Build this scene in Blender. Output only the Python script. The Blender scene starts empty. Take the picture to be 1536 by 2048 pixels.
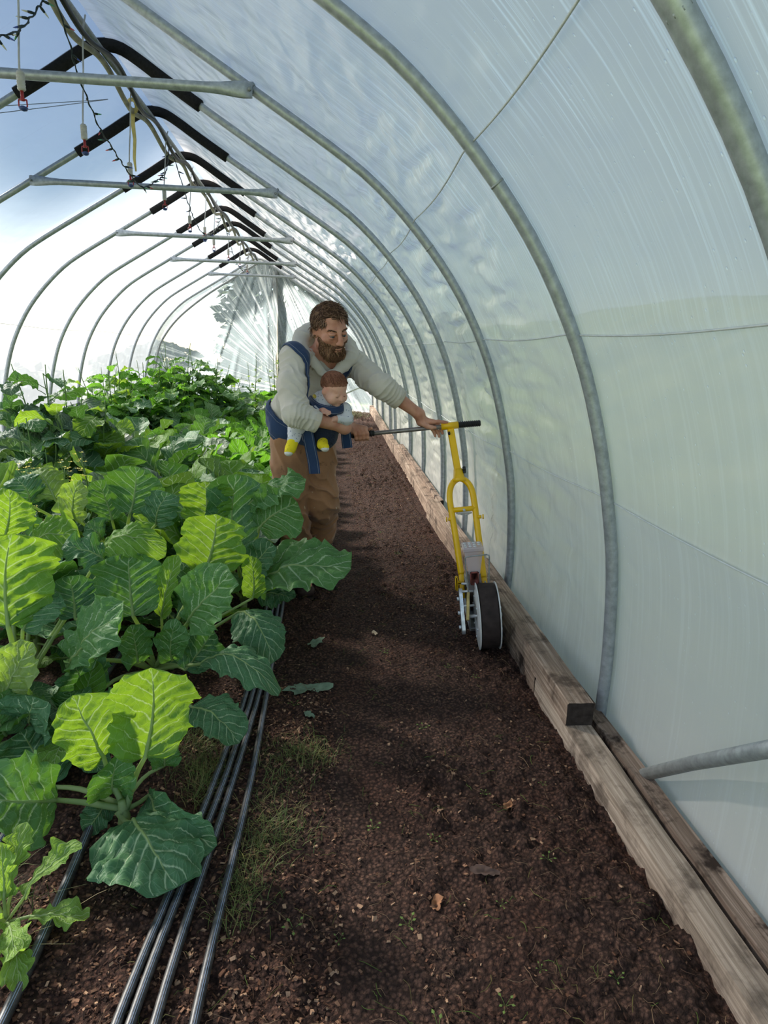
import bpy, math, random
import numpy as np
from mathutils import Vector, Matrix, Quaternion
PI = math.pi
SC = bpy.context.scene
COL = SC.collection
rng = np.random.default_rng(7)
random.seed(7)

# ------------------------------------------------------------------ numpy noise
def _hash(ix, iy, iz, seed=0):
    h = (ix.astype(np.int64) * 374761393 + iy.astype(np.int64) * 668265263 + iz.astype(np.int64) * 2147483647 + seed * 974711) & 0xffffffff
    h = ((h ^ (h >> 13)) * 1274126177) & 0xffffffff
    h = h ^ (h >> 16)
    return (h & 0xffff) / 65535.0
def vnoise(x, y, z=None, seed=0):
    """smooth value noise in -1..1"""
    x = np.asarray(x, float); y = np.asarray(y, float)
    z = np.zeros_like(x) if z is None else np.asarray(z, float)
    x, y, z = np.broadcast_arrays(x, y, z)
    ix, iy, iz = np.floor(x), np.floor(y), np.floor(z)
    fx, fy, fz = x - ix, y - iy, z - iz
    sx, sy, sz = [t * t * (3 - 2 * t) for t in (fx, fy, fz)]
    def c(a, b, d): return _hash(ix + a, iy + b, iz + d, seed)
    r = 0
    for d, wz in ((0, 1 - sz), (1, sz)):
        r = r + wz * ((c(0, 0, d) * (1 - sx) + c(1, 0, d) * sx) * (1 - sy) + (c(0, 1, d) * (1 - sx) + c(1, 1, d) * sx) * sy)
    return r * 2 - 1
def fbm(x, y, z=None, oct=3, seed=0, gain=.5):
    r, a = 0, 1.0
    x = np.asarray(x, float); y = np.asarray(y, float)
    z = np.zeros_like(x) if z is None else np.asarray(z, float)
    for o in range(oct):
        r = r + a * vnoise(x, y, z, seed + o * 17)
        x, y, z, a = x * 2.03 + 3.1, y * 2.03 + 1.7, z * 2.03 + .9, a * gain
    return r

# ------------------------------------------------------------------ mesh builder
class MB:
    def __init__(s): s.v = []; s.f = []; s.uv = []; s.hasuv = False
    def add(s, verts, faces, uv=None):
        b = len(s.v)
        s.v.extend([tuple(map(float, p)) for p in verts])
        s.f.extend([tuple(b + i for i in f) for f in faces])
        if uv is None: s.uv.extend([(0., 0.)] * len(verts))
        else: s.uv.extend([tuple(map(float, p)) for p in uv]); s.hasuv = True
        return s
    def grid(s, P, uv=None, closed_u=False, closed_v=False):
        """P array (nu,nv,3)"""
        P = np.asarray(P, float); nu, nv = P.shape[:2]
        f = []
        for i in range(nu if closed_u else nu - 1):
            for j in range(nv if closed_v else nv - 1):
                i2, j2 = (i + 1) % nu, (j + 1) % nv
                f.append((i * nv + j, i2 * nv + j, i2 * nv + j2, i * nv + j2))
        s.add(P.reshape(-1, 3), f, None if uv is None else np.asarray(uv, float).reshape(-1, 2))
        return s
    def tube(s, pts, r, seg=10, cap=True, flat=1.0, closed=False, uvlen=False):
        pts = [Vector(p) for p in pts]; n = len(pts)
        rs = [r] * n if not hasattr(r, '__len__') else list(r)
        fl = [flat] * n if not hasattr(flat, '__len__') else list(flat)
        tang = []
        for i in range(n):
            if closed: t = pts[(i + 1) % n] - pts[i - 1]
            else: t = pts[min(i + 1, n - 1)] - pts[max(i - 1, 0)]
            if t.length < 1e-9: t = Vector((0, 0, 1))
            tang.append(t.normalized())
        up = Vector((0, 0, 1)) if abs(tang[0].z) < .9 else Vector((0, 1, 0))
        nrm = (up - tang[0] * up.dot(tang[0])).normalized()
        V = []; UV = []; L = 0
        for i in range(n):
            if i:
                q = tang[i - 1].rotation_difference(tang[i]); nrm = (q @ nrm)
                nrm = (nrm - tang[i] * nrm.dot(tang[i])).normalized(); L += (pts[i] - pts[i - 1]).length
            b = tang[i].cross(nrm)
            for k in range(seg):
                a = 2 * PI * k / seg
                V.append(pts[i] + (nrm * math.cos(a) * fl[i] + b * math.sin(a)) * rs[i]); UV.append((k / seg, L))
        F = []
        for i in range(n if closed else n - 1):
            i2 = (i + 1) % n
            for k in range(seg):
                k2 = (k + 1) % seg
                F.append((i * seg + k, i * seg + k2, i2 * seg + k2, i2 * seg + k))
        if cap and not closed:
            F.append(tuple(range(seg))[::-1]); F.append(tuple((n - 1) * seg + k for k in range(seg)))
        s.add(V, F, UV)
        return s
    def box(s, lo, hi, M=None, bev=0.0):
        lo, hi = np.array(lo, float), np.array(hi, float)
        c, h = (lo + hi) / 2, (hi - lo) / 2
        b = min(bev, min(h) * .95)
        if b <= 0:
            V = [c + h * np.array(q) for q in ((-1,-1,-1),(1,-1,-1),(1,1,-1),(-1,1,-1),(-1,-1,1),(1,-1,1),(1,1,1),(-1,1,1))]
            F = [(3,2,1,0),(4,5,6,7),(0,1,5,4),(1,2,6,5),(2,3,7,6),(3,0,4,7)]
        else:
            V = []; idx = {}
            for sx in (-1, 1):
                for sy in (-1, 1):
                    for sz in (-1, 1):
                        sg = np.array((sx, sy, sz))
                        for ax in range(3):
                            o = h - b; o = o.copy(); o[ax] = h[ax]
                            idx[(sx, sy, sz, ax)] = len(V); V.append(c + sg * o)
            F = []
            for ax in range(3):
                a1, a2 = (ax + 1) % 3, (ax + 2) % 3
                for sg in (-1, 1):
                    q = []
                    for (p1, p2) in ((-1,-1),(1,-1),(1,1),(-1,1)):
                        k = [0,0,0]; k[ax] = sg; k[a1] = p1; k[a2] = p2; q.append(idx[(*k, ax)])
                    F.append(tuple(q if sg > 0 else q[::-1]))
            for ax in range(3):
                a1, a2 = (ax + 1) % 3, (ax + 2) % 3
                for p1 in (-1, 1):
                    for p2 in (-1, 1):
                        k0 = [0,0,0]; k1 = [0,0,0]
                        k0[ax], k1[ax] = -1, 1
                        for k in (k0, k1): k[a1] = p1; k[a2] = p2
                        q = [idx[(*k0, a1)], idx[(*k1, a1)], idx[(*k1, a2)], idx[(*k0, a2)]]
                        F.append(tuple(q if p1 * p2 > 0 else q[::-1]))
            for sx in (-1, 1):
                for sy in (-1, 1):
                    for sz in (-1, 1):
                        q = [idx[(sx, sy, sz, a)] for a in range(3)]
                        F.append(tuple(q if sx * sy * sz > 0 else q[::-1]))
        if M is not None: V = [M @ Vector(p) for p in V]
        s.add(V, F); return s
    def lathe(s, prof, origin, axis, seg=24):
        axis = Vector(axis).normalized(); o = Vector(origin)
        a = Vector((0,0,1)) if abs(axis.z) < .9 else Vector((1,0,0))
        n = (a - axis * a.dot(axis)).normalized(); b = axis.cross(n)
        V = []; m = len(prof)
        for k in range(seg):
            t = 2 * PI * k / seg
            for (r, z) in prof: V.append(o + axis * z + (n * math.cos(t) + b * math.sin(t)) * r)
        F = []
        for k in range(seg):
            k2 = (k + 1) % seg
            for i in range(m - 1): F.append((k * m + i, k2 * m + i, k2 * m + i + 1, k * m + i + 1))
        s.add(V, F); return s
    def ball(s, c, r, seg=12, rings=8, M=None):
        r = (r, r, r) if not hasattr(r, '__len__') else r
        V = []; F = []
        for i in range(rings + 1):
            a = PI * i / rings
            for k in range(seg):
                t = 2 * PI * k / seg
                p = Vector((r[0] * math.sin(a) * math.cos(t), r[1] * math.sin(a) * math.sin(t), r[2] * math.cos(a)))
                V.append((M @ p if M is not None else p) + Vector(c))
        for i in range(rings):
            for k in range(seg):
                k2 = (k + 1) % seg
                F.append((i * seg + k, (i + 1) * seg + k, (i + 1) * seg + k2, i * seg + k2))
        s.add(V, F); return s
    def build(s, name, mat, parent=None, smooth=True, sharp=None, origin=None):
        me = bpy.data.meshes.new(name)
        o = np.array(origin if origin is not None else (0, 0, 0), float)
        v = np.array(s.v, float) - o
        me.from_pydata(v.tolist(), [], s.f)
        if s.hasuv:
            uvl = me.uv_layers.new(name='UVMap')
            li = np.empty(len(me.loops), np.int32); me.loops.foreach_get('vertex_index', li)
            uvl.data.foreach_set('uv', np.array(s.uv, np.float32)[li].ravel())
        if smooth: me.polygons.foreach_set('use_smooth', np.ones(len(me.polygons), bool))
        me.update()
        if sharp is not None and smooth:
            try: me.set_sharp_from_angle(angle=math.radians(sharp))
            except Exception: pass
        for m in (mat if isinstance(mat, (list, tuple)) else [mat]): me.materials.append(m)
        ob = bpy.data.objects.new(name, me); COL.objects.link(ob)
        ob.location = tuple(o)
        if parent is not None: ob.parent = parent
        return ob

def fast_mesh(name, V, quads, mat, parent=None, smooth=True, uv=None, tris=None):
    """V (n,3), quads (m,4) numpy -> mesh object"""
    me = bpy.data.meshes.new(name)
    V = np.asarray(V, np.float32)
    polys = []
    q = np.asarray(quads, np.int32).reshape(-1, 4) if quads is not None else np.zeros((0, 4), np.int32)
    t = np.asarray(tris, np.int32).reshape(-1, 3) if tris is not None else np.zeros((0, 3), np.int32)
    me.vertices.add(len(V)); me.vertices.foreach_set('co', V.ravel())
    nl = q.size + t.size
    me.loops.add(nl); li = np.concatenate([q.ravel(), t.ravel()]); me.loops.foreach_set('vertex_index', li)
    me.polygons.add(len(q) + len(t))
    st = np.concatenate([np.arange(len(q)) * 4, q.size + np.arange(len(t)) * 3]).astype(np.int32)
    me.polygons.foreach_set('loop_start', st)
    me.polygons.foreach_set('use_smooth', np.full(len(st), bool(smooth)))
    if uv is not None:
        uvl = me.uv_layers.new(name='UVMap'); uvl.data.foreach_set('uv', np.asarray(uv, np.float32)[li].ravel())
    me.update(calc_edges=True); me.validate()
    for m in (mat if isinstance(mat, (list, tuple)) else [mat]): me.materials.append(m)
    ob = bpy.data.objects.new(name, me); COL.objects.link(ob)
    if parent is not None: ob.parent = parent
    return ob

def empty(name, loc=(0, 0, 0), rot=None):
    o = bpy.data.objects.new(name, None); COL.objects.link(o); o.location = loc
    o.empty_display_size = .05
    if rot is not None: o.rotation_euler = rot
    return o
def tag(o, label=None, cat=None, group=None, kind=None):
    if label: o['label'] = label
    if cat: o['category'] = cat
    if group: o['group'] = group
    if kind: o['kind'] = kind
    return o
def dup(o, parent=None):
    c = o.copy(); COL.objects.link(c)
    if parent is not None: c.parent = parent
    for ch in [k for k in KIDS.get(o.name, [])]: dup(ch, c)
    return c
KIDS = {}
def index_kids(root):
    for ch in root.children: 
        KIDS.setdefault(root.name, []).append(ch); index_kids(ch)

def catmull(pts, n):
    """resample a polyline of control points with a Catmull-Rom spline to n points (uniform in arclength)"""
    P = np.asarray(pts, float); m = len(P)
    Q = np.vstack([2 * P[0] - P[1], P, 2 * P[-1] - P[-2]])
    out = []
    for i in range(m - 1):
        a, b, c, d = Q[i:i + 4]
        for t in np.linspace(0, 1, 24, endpoint=False):
            out.append(.5 * (2 * b + (c - a) * t + (2 * a - 5 * b + 4 * c - d) * t * t + (3 * b - a - 3 * c + d) * t ** 3))
    out.append(P[-1]); out = np.array(out)
    L = np.concatenate([[0], np.cumsum(np.linalg.norm(np.diff(out, axis=0), axis=1))])
    s = np.linspace(0, L[-1], n)
    return np.stack([np.interp(s, L, out[:, k]) for k in range(P.shape[1])], 1)

# ------------------------------------------------------------------ materials
class NT:
    def __init__(s, name):
        s.m = bpy.data.materials.new(name); s.m.use_nodes = True
        s.t = s.m.node_tree; s.t.nodes.clear()
        s.out = s.n('ShaderNodeOutputMaterial')
    def n(s, typ, **kw):
        x = s.t.nodes.new(typ)
        for k, v in kw.items():
            if k.startswith('i_'): x.inputs[k[2:].replace('_', ' ')].default_value = v
            else: setattr(x, k, v)
        return x
    def l(s, a, b): s.t.links.new(a, b)
    def ramp(s, fac, stops, interp='LINEAR'):
        r = s.n('ShaderNodeValToRGB'); r.color_ramp.interpolation = interp
        e = r.color_ramp.elements
        while len(e) < len(stops): e.new(.5)
        for el, (p, c) in zip(e, stops):
            el.position = p; el.color = (*c, 1) if len(c) == 3 else c
        s.l(fac, r.inputs[0]); return r
    def noise(s, vec=None, scale=5, detail=3, rough=.5, dist=0):
        x = s.n('ShaderNodeTexNoise'); x.inputs['Scale'].default_value = scale; x.inputs['Detail'].default_value = detail
        x.inputs['Roughness'].default_value = rough; x.inputs['Distortion'].default_value = dist
        if vec is not None: s.l(vec, x.inputs['Vector'])
        return x
    def mapping(s, vec, scale=(1, 1, 1), rot=(0, 0, 0)):
        x = s.n('ShaderNodeMapping'); x.inputs['Scale'].default_value = scale; x.inputs['Rotation'].default_value = rot
        s.l(vec, x.inputs['Vector']); return x.outputs[0]
    def math(s, op, a, b=None, clamp=False):
        x = s.n('ShaderNodeMath', operation=op); x.use_clamp = clamp
        for i, q in enumerate((a, b)):
            if q is None: continue
            if isinstance(q, (int, float)): x.inputs[i].default_value = q
            else: s.l(q, x.inputs[i])
        return x.outputs[0]
    def mixc(s, fac, a, b, blend='MIX'):
        x = s.n('ShaderNodeMix', data_type='RGBA', blend_type=blend)
        for sock, q in ((x.inputs[0], fac), (x.inputs[6], a), (x.inputs[7], b)):
            if isinstance(q, (int, float)): sock.default_value = q
            elif isinstance(q, tuple): sock.default_value = (*q, 1) if len(q) == 3 else q
            else: s.l(q, sock)
        return x.outputs[2]
    def bump(s, h, strength=.3, dist=.01, normal=None):
        x = s.n('ShaderNodeBump'); x.inputs['Strength'].default_value = strength; x.inputs['Distance'].default_value = dist
        s.l(h, x.inputs['Height'])
        if normal is not None: s.l(normal, x.inputs['Normal'])
        return x.outputs[0]
    def bsdf(s, color=(.5, .5, .5), rough=.5, metal=0., spec=.5, normal=None, **kw):
        x = s.n('ShaderNodeBsdfPrincipled')
        for nm, q in (('Base Color', color), ('Roughness', rough), ('Metallic', metal), ('Specular IOR Level', spec)):
            if isinstance(q, (int, float)): x.inputs[nm].default_value = q
            elif isinstance(q, tuple): x.inputs[nm].default_value = (*q, 1) if len(q) == 3 else q
            else: s.l(q, x.inputs[nm])
        for k, v in kw.items(): x.inputs[k.replace('_', ' ')].default_value = v
        if normal is not None: s.l(normal, x.inputs['Normal'])
        s.l(x.outputs[0], s.out.inputs[0]); return x
def srgb(r, g, b):
    f = lambda c: (c / 255 / 12.92) if c / 255 <= .04045 else ((c / 255 + .055) / 1.055) ** 2.4
    return (f(r), f(g), f(b))
def coord(t, kind='Object'):
    return t.n('ShaderNodeTexCoord').outputs[kind]
def simple(name, color, rough=.5, metal=0., spec=.5, var=.12, scale=30, bump=.0, bscale=80, kind='Object'):
    t = NT(name); c = coord(t, kind)
    nz = t.noise(c, scale, 4)
    d = tuple(x * (1 - var) for x in color); u = tuple(min(1, x * (1 + var)) for x in color)
    col = t.ramp(nz.outputs[0], [(.3, d), (.7, u)]).outputs[0]
    nm = None
    if bump: nm = t.bump(t.noise(c, bscale, 3).outputs[0], bump, .004)
    t.bsdf(col, rough, metal, spec, nm)
    return t.m
SUN_EL = 33
_e = math.radians(SUN_EL); _az = (-.76, .65)
_n = math.hypot(*_az)
SUN_DIR = (_az[0] / _n * math.cos(_e), _az[1] / _n * math.cos(_e), math.sin(_e))
SKY_STRENGTH = .13
SUN_POWER = 13.5
EXPOSURE = 1.3
LEFT_TREES = [(-7.9, 8.2, 11.6, 1.7), (-8.3, 11.0, 11.3, 1.6)]
# ================================================================== the hoop house
XC = -1.245
HALF = [(1.052, -0.06), (1.055, .15), (1.055, .30), (1.035, .60), (.998, .82), (.935, 1.08), (.85, 1.33), (.735, 1.56), (.61, 1.75),
        (.44, 1.95), (.25, 2.13), (.05, 2.27), (-.38, 2.53), (-.72, 2.735), (-.93, 2.865), (-1.06, 2.95), (-1.16, 3.005), (-1.245, 3.02)]
PROF = HALF + [(2 * XC - x, z) for x, z in HALF[-2::-1]]
PROF = catmull(PROF, 181)                    # right foot -> ridge -> left foot
HOOPY = [1.06, 2.088, 3.377, 4.392, 5.463, 6.60, 7.598, 8.878, 9.89, 11.178, 12.33, 13.53]
PT = np.gradient(PROF, axis=0); PT /= np.linalg.norm(PT, axis=1)[:, None]
PN = np.stack([PT[:, 1], -PT[:, 0]], 1)      # outward normal
if PN[0, 0] < 0: PN = -PN

# --- galvanized steel
def mat_galv(name, base=(.42, .45, .48), rough=.42):
    t = NT(name); c = coord(t)
    nz = t.noise(c, 40, 4, .6); n2 = t.noise(c, 6, 2)
    col = t.ramp(nz.outputs[0], [(.3, tuple(x * .75 for x in base)), (.7, tuple(x * 1.2 for x in base))]).outputs[0]
    col = t.mixc(t.ramp(n2.outputs[0], [(.55, (0, 0, 0)), (.75, (.18, .18, .18))]).outputs[0], col, (.30, .29, .27))
    t.bsdf(col, rough, .5, .5, t.bump(nz.outputs[0], .15, .002)); return t.m
GALV = mat_galv('galvanized_steel')
GALV2 = mat_galv('dull_galvanized_steel', (.34, .36, .36), .55)
FOAM = simple('black_foam', (.018, .017, .018), .85, 0, .2, .3, 60, .3, 200)
BLKP = simple('black_plastic', (.015, .016, .018), .45, 0, .4, .2, 40)

# --- greenhouse film
def mat_film(name, transp, transl, tint, diff=.12, streaks=0., drops=0., wrinkle=.35, gloss=.06, fan=0.):
    t = NT(name); uv = t.n('ShaderNodeUVMap').outputs[0]
    # crumples along and across the sheet
    w1 = t.noise(t.mapping(uv, (1.9, 2.2, 1)), 1.7, 2, .5, .2)
    w2 = t.noise(t.mapping(uv, (2.2, 3.2, 1)), 2.6, 1, .5, .3)
    w3 = t.noise(t.mapping(uv, (45, 1.0, 1)), 2.0, 2, .5, .3)
    h = t.math('ADD', t.math('MULTIPLY', w1.outputs[0], .6), t.math('MULTIPLY', w2.outputs[0], .35))
    h = t.math('ADD', h, t.math('MULTIPLY', w3.outputs[0], .02))
    sY = t.n('ShaderNodeSeparateXYZ'); t.l(uv, sY.inputs[0])
    h = t.math('MULTIPLY', h, t.ramp(t.math('MULTIPLY', sY.outputs[0], .1), [(.17, (.22, .22, .22)), (.34, (1, 1, 1))]).outputs[0])
    nm = t.bump(h, wrinkle, .06)
    fac = None
    vcol = tint
    if streaks or drops:
        mask = t.noise(uv, 1.3, 2).outputs[0]
        sv = t.n('ShaderNodeSeparateXYZ'); t.l(uv, sv.inputs[0])
        band = t.ramp(t.math('MULTIPLY', sv.outputs[1], .25), [(.36, (0, 0, 0)), (.46, (1, 1, 1)), (.60, (1, 1, 1)), (.72, (.2, .2, .2))]).outputs[0]
        lowb = t.ramp(t.math('MULTIPLY', sv.outputs[1], .25), [(.08, (.25, .25, .25)), (.36, (1, 1, 1)), (.55, (.8, .8, .8)), (.72, (.1, .1, .1))]).outputs[0]
        st = t.noise(t.mapping(uv, (55, .55, 1)), 1.0, 3, .65, .15).outputs[0]
        stm = t.math('MULTIPLY', t.ramp(st, [(.5, (0, 0, 0)), (.66, (1, 1, 1))]).outputs[0], t.ramp(mask, [(.34, (0, 0, 0)), (.5, (1, 1, 1))]).outputs[0])
        stm = t.math('MULTIPLY', stm, t.math('ADD', t.math('MULTIPLY', band, .85), .15))
        vo = t.n('ShaderNodeTexVoronoi'); vo.inputs['Scale'].default_value = 48; vo.inputs['Randomness'].default_value = 1
        t.l(t.mapping(uv, (1, .8, 1)), vo.inputs['Vector'])
        dr = t.ramp(vo.outputs['Distance'], [(.07, (1, 1, 1)), (.17, (0, 0, 0))]).outputs[0]
        sel = t.n('ShaderNodeSeparateColor'); t.l(vo.outputs['Color'], sel.inputs[0])
        dr = t.math('MULTIPLY', dr, t.math('GREATER_THAN', sel.outputs[0], .62))
        dr = t.math('MULTIPLY', t.math('MULTIPLY', dr, drops), lowb)
        fac = t.math('ADD', t.math('MULTIPLY', stm, streaks), dr, True)
        nm = t.bump(dr, .5, .004, nm)
        vcol = t.mixc(fac, tint, (1., 1., 1.))
    if not fan:
        # faint broken fold lines half way between the hoops
        sl_ = t.n('ShaderNodeSeparateXYZ'); t.l(uv, sl_.inputs[0]); acc = None
        wv_ = t.math('MULTIPLY', t.math('SUBTRACT', t.noise(uv, 2.2, 2).outputs[0], .5), .10)
        xx_ = t.math('ADD', sl_.outputs[0], wv_)
        for y0, y1 in zip(HOOPY[2:-1], HOOPY[3:]):
            g_ = t.math('LESS_THAN', t.math('ABSOLUTE', t.math('SUBTRACT', xx_, (y0 + y1) / 2)), .0045); acc = g_ if acc is None else t.math('ADD', acc, g_)
        acc = t.math('MULTIPLY', t.math('MULTIPLY', acc, t.ramp(t.noise(uv, 9, 2).outputs[0], [(.42, (0, 0, 0)), (.5, (1, 1, 1))]).outputs[0]), .40)
        vcol = t.mixc(acc, vcol, (.16, .16, .17))
    if fan:
        # long gathered creases fanning out, their light streaks painted white into the colour
        sf = t.n('ShaderNodeSeparateXYZ'); t.l(uv, sf.inputs[0])
        an1 = t.math('ARCTAN2', t.math('ADD', sf.outputs[0], 1.2), t.math('SUBTRACT', 3.5, sf.outputs[1]))
        an2 = t.math('ARCTAN2', t.math('SUBTRACT', sf.outputs[1], .45), t.math('SUBTRACT', -.45, sf.outputs[0]))
        lf = t.math('LESS_THAN', sf.outputs[0], t.math('SUBTRACT', t.math('MULTIPLY', sf.outputs[1], -.28), .42))
        an = t.math('ADD', t.math('MULTIPLY', an1, t.math('SUBTRACT', 1.0, lf)), t.math('MULTIPLY', t.math('ADD', an2, 5.0), lf))
        cv = t.n('ShaderNodeCombineXYZ'); t.l(t.math('MULTIPLY', an, 16.0), cv.inputs[0]); t.l(t.math('MULTIPLY', sf.outputs[1], .45), cv.inputs[1])
        fn_ = t.noise(cv.outputs[0], 1.6, 4, .7, .3).outputs[0]
        fac = t.math('MULTIPLY', t.ramp(fn_, [(.50, (0, 0, 0)), (.72, (1, 1, 1))]).outputs[0], fan)
        nm = t.bump(fn_, .6, .05, nm); vcol = t.mixc(fac, tint, (.95, .95, .92))
    tl = t.n('ShaderNodeBsdfTranslucent'); df = t.n('ShaderNodeBsdfDiffuse')
    for x in (tl, df):
        t.l(nm, x.inputs['Normal'])
        if isinstance(vcol, tuple): x.inputs[0].default_value = (*vcol, 1)
        else: t.l(vcol, x.inputs[0])
    tr = t.n('ShaderNodeBsdfTransparent'); tr.inputs[0].default_value = (.97, .98, 1, 1)
    gl = t.n('ShaderNodeBsdfGlossy'); gl.inputs['Roughness'].default_value = .22; t.l(nm, gl.inputs['Normal'])
    m1 = t.n('ShaderNodeMixShader'); m1.inputs[0].default_value = diff / (diff + transl)
    t.l(tl.outputs[0], m1.inputs[1]); t.l(df.outputs[0], m1.inputs[2])
    m2 = t.n('ShaderNodeMixShader'); 
    if fac is None: m2.inputs[0].default_value = transp
    else: t.l(t.math('MULTIPLY', t.math('SUBTRACT', 1.0, fac), transp), m2.inputs[0])
    t.l(m1.outputs[0], m2.inputs[1]); t.l(tr.outputs[0], m2.inputs[2])
    lw = t.n('ShaderNodeLayerWeight'); lw.inputs[0].default_value = .5; t.l(nm, lw.inputs['Normal'])
    fc = t.math('ADD', t.math('MULTIPLY', t.math('POWER', lw.outputs['Facing'], 4.0), .35), gloss * .7)
    m3 = t.n('ShaderNodeMixShader'); t.l(fc, m3.inputs[0])
    t.l(m2.outputs[0], m3.inputs[1]); t.l(gl.outputs[0], m3.inputs[2])
    t.l(m3.outputs[0], t.out.inputs[0]); return t.m
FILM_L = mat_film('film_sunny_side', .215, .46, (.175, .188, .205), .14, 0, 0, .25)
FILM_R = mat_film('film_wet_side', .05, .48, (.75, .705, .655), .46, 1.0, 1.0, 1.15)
FILM_E = mat_film('film_end_sheet', .48, .30, (.26, .31, .33), .10, 0, 0, .9, .08, fan=.75)

def sheet(name, i0, i1, mat, crumple):
    Ys = np.concatenate([np.arange(-.6, 14.2, .075)])
    idx = np.linspace(i0, i1, 230)
    ar = np.concatenate([[0], np.cumsum(np.linalg.norm(np.diff(PROF, axis=0), axis=1))])
    px = np.interp(idx, np.arange(181), PROF[:, 0]); pz = np.interp(idx, np.arange(181), PROF[:, 1])
    nx = np.interp(idx, np.arange(181), PN[:, 0]); nz = np.interp(idx, np.arange(181), PN[:, 1])
    aa = np.interp(idx, np.arange(181), ar)
    Y, A = np.meshgrid(Ys, aa, indexing='ij')
    hy = np.array([0.0] + HOOPY + [14.7]); 
    dh = np.min(np.abs(Ys[:, None] - hy[None]), 1)          # distance to the nearest hoop
    slack = np.clip(dh / .5, 0, 1)[:, None]
    d = .026 + slack * (.012 * vnoise(Y * 1.3, A * 1.1, seed=3))
    # gathered puckers half way between the hoops, running along the tunnel
    hgt = pz[None, :]
    amp = crumple * np.clip((Ys - 2.2) / 1.2, 0.05, 1)[:, None] * np.clip((hgt - .1) / .4, 0, 1) * np.clip((2.7 - hgt) / .8, 0, 1)
    pk = fbm(Y * 2.2, A * 9.0, oct=3, seed=11)
    ridged = (1 - np.abs(pk)) ** 3
    d = d + slack * amp * (.042 * ridged + .018 * fbm(Y * 6, A * 13, oct=2, seed=5))
    for zc in (1.43, .86, 1.97): d = d - .011 * np.exp(-np.abs(hgt - zc) / .035) * (.4 + .6 * slack)
    d = np.maximum(d, .0235)
    P = np.stack([px[None] + nx[None] * d, Y, pz[None] + nz[None] * d], 2)
    UV = np.stack([Y, A], 2)
    nu, nv = Y.shape
    ii = (np.arange(nu - 1)[:, None] * nv + np.arange(nv - 1)[None]).ravel()
    q = np.stack([ii, ii + nv, ii + nv + 1, ii + 1], 1)
    o = fast_mesh(name, P.reshape(-1, 3), q, mat, uv=UV.reshape(-1, 2))
    tag(o, kind='structure'); return o
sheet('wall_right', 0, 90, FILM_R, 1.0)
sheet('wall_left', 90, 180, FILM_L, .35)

# --- end wall: loosely hung clear sheet with long gathered creases
def end_wall():
    xs = np.linspace(-3.56, 1.08, 150); zs = np.linspace(-.02, 3.05, 110)
    X, Z = np.meshgrid(xs, zs, indexing='ij')
    # creases fan out from the ridge
    ang = np.arctan2(X - (-1.2), 3.4 - Z)
    rr = np.hypot(X + 1.2, 3.4 - Z)
    fold = (1 - np.abs(fbm(ang * 9, rr * .5, oct=3, seed=21))) ** 4
    Yy = 13.60 + .05 * fold + .03 * fbm(X * 1.5, Z * 1.5, oct=2, seed=9)
    # keep the vertices under the arch
    right = PROF[:91]; zz = right[:, 1]; xx = right[:, 0]
    o = np.argsort(zz); lim = np.interp(Z, zz[o], xx[o]) - XC
    keep = np.abs(X - XC) <= lim + .02
    P = np.stack([np.clip(X, XC - lim, XC + lim), Yy, Z], 2)
    nu, nv = X.shape
    q = []
    for i in range(nu - 1):
        for j in range(nv - 1):
            if keep[i, j] or keep[i + 1, j] or keep[i, j + 1] or keep[i + 1, j + 1]:
                q.append((i * nv + j, (i + 1) * nv + j, (i + 1) * nv + j + 1, i * nv + j + 1))
    ob = fast_mesh('wall_back', P.reshape(-1, 3), np.array(q), FILM_E, uv=np.stack([X, Z], 2).reshape(-1, 2))
    tag(ob, kind='structure')
end_wall()

# --- steel hoops, each with its foam sleeve at the peak
ORD = ['first', 'second', 'third', 'fourth', 'fifth', 'sixth', 'seventh', 'eighth', 'ninth', 'tenth', 'eleventh', 'twelfth']
HOOP_LAB = ['nearest galvanized hoop, crossing the top right corner over the wet plastic',
            'second galvanized hoop, its foot beside the sawn end of the upper timber',
            'third galvanized hoop, standing just behind the front wheel of the yellow seeder',
            'fourth galvanized hoop, passing behind the right handle grip of the yellow seeder',
            'fifth galvanized hoop, seen behind the fingertips of the outstretched hand',
            'sixth galvanized hoop, its right leg behind the middle of the handlebar',
            'seventh galvanized hoop, carrying the third visible crossbar from the front',
            'eighth galvanized hoop, its right leg behind the sleeve of the outstretched arm',
            'ninth galvanized hoop, fourth from the far end sheet',
            'tenth galvanized hoop, third from the far end sheet',
            'eleventh galvanized hoop, next to last before the far end sheet',
            'last galvanized hoop, framing the clear far end sheet']
HOFF = [(0, 0), (0.0, 0.0), (.006, -.002), (-.03, .005), (.004, .004), (.008, -.01), (.004, 0), (-.035, -.02), (0, 0), (0, 0), (0, 0), (0, 0)]
for i, y in enumerate(HOOPY):
    h = empty('hoop', (XC, y, 0))
    tag(h, HOOP_LAB[i], 'hoop', 'steel hoops of the tunnel')
    dx = HOFF[i][0]
    w = np.clip((PROF[:, 0] - XC) / 2.3, 0, 1)
    P3 = np.stack([PROF[:, 0] + dx * w - XC, np.zeros(181), PROF[:, 1]], 1)
    m = MB(); m.tube(P3[::2], .0215 if i else .024, 10); m.build('pipe', GALV, h)
    # swaged joints
    for k in (44, 136):
        j = MB(); a = P3[k]; b = P3[k + 2]; dv = (b - a) / np.linalg.norm(b - a)
        j.tube([a - dv * .004, a + dv * .003], .0232, 10); j.build('joint', GALV2, h)
    if 2 < i < 11:
        s = MB(); k0, k1 = 90 - 13, 90 + (14 if i != 3 else 13)
        s.tube(P3[k0:k1 + 1], .036, 12); s.build('foam_sleeve', FOAM, h)

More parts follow.
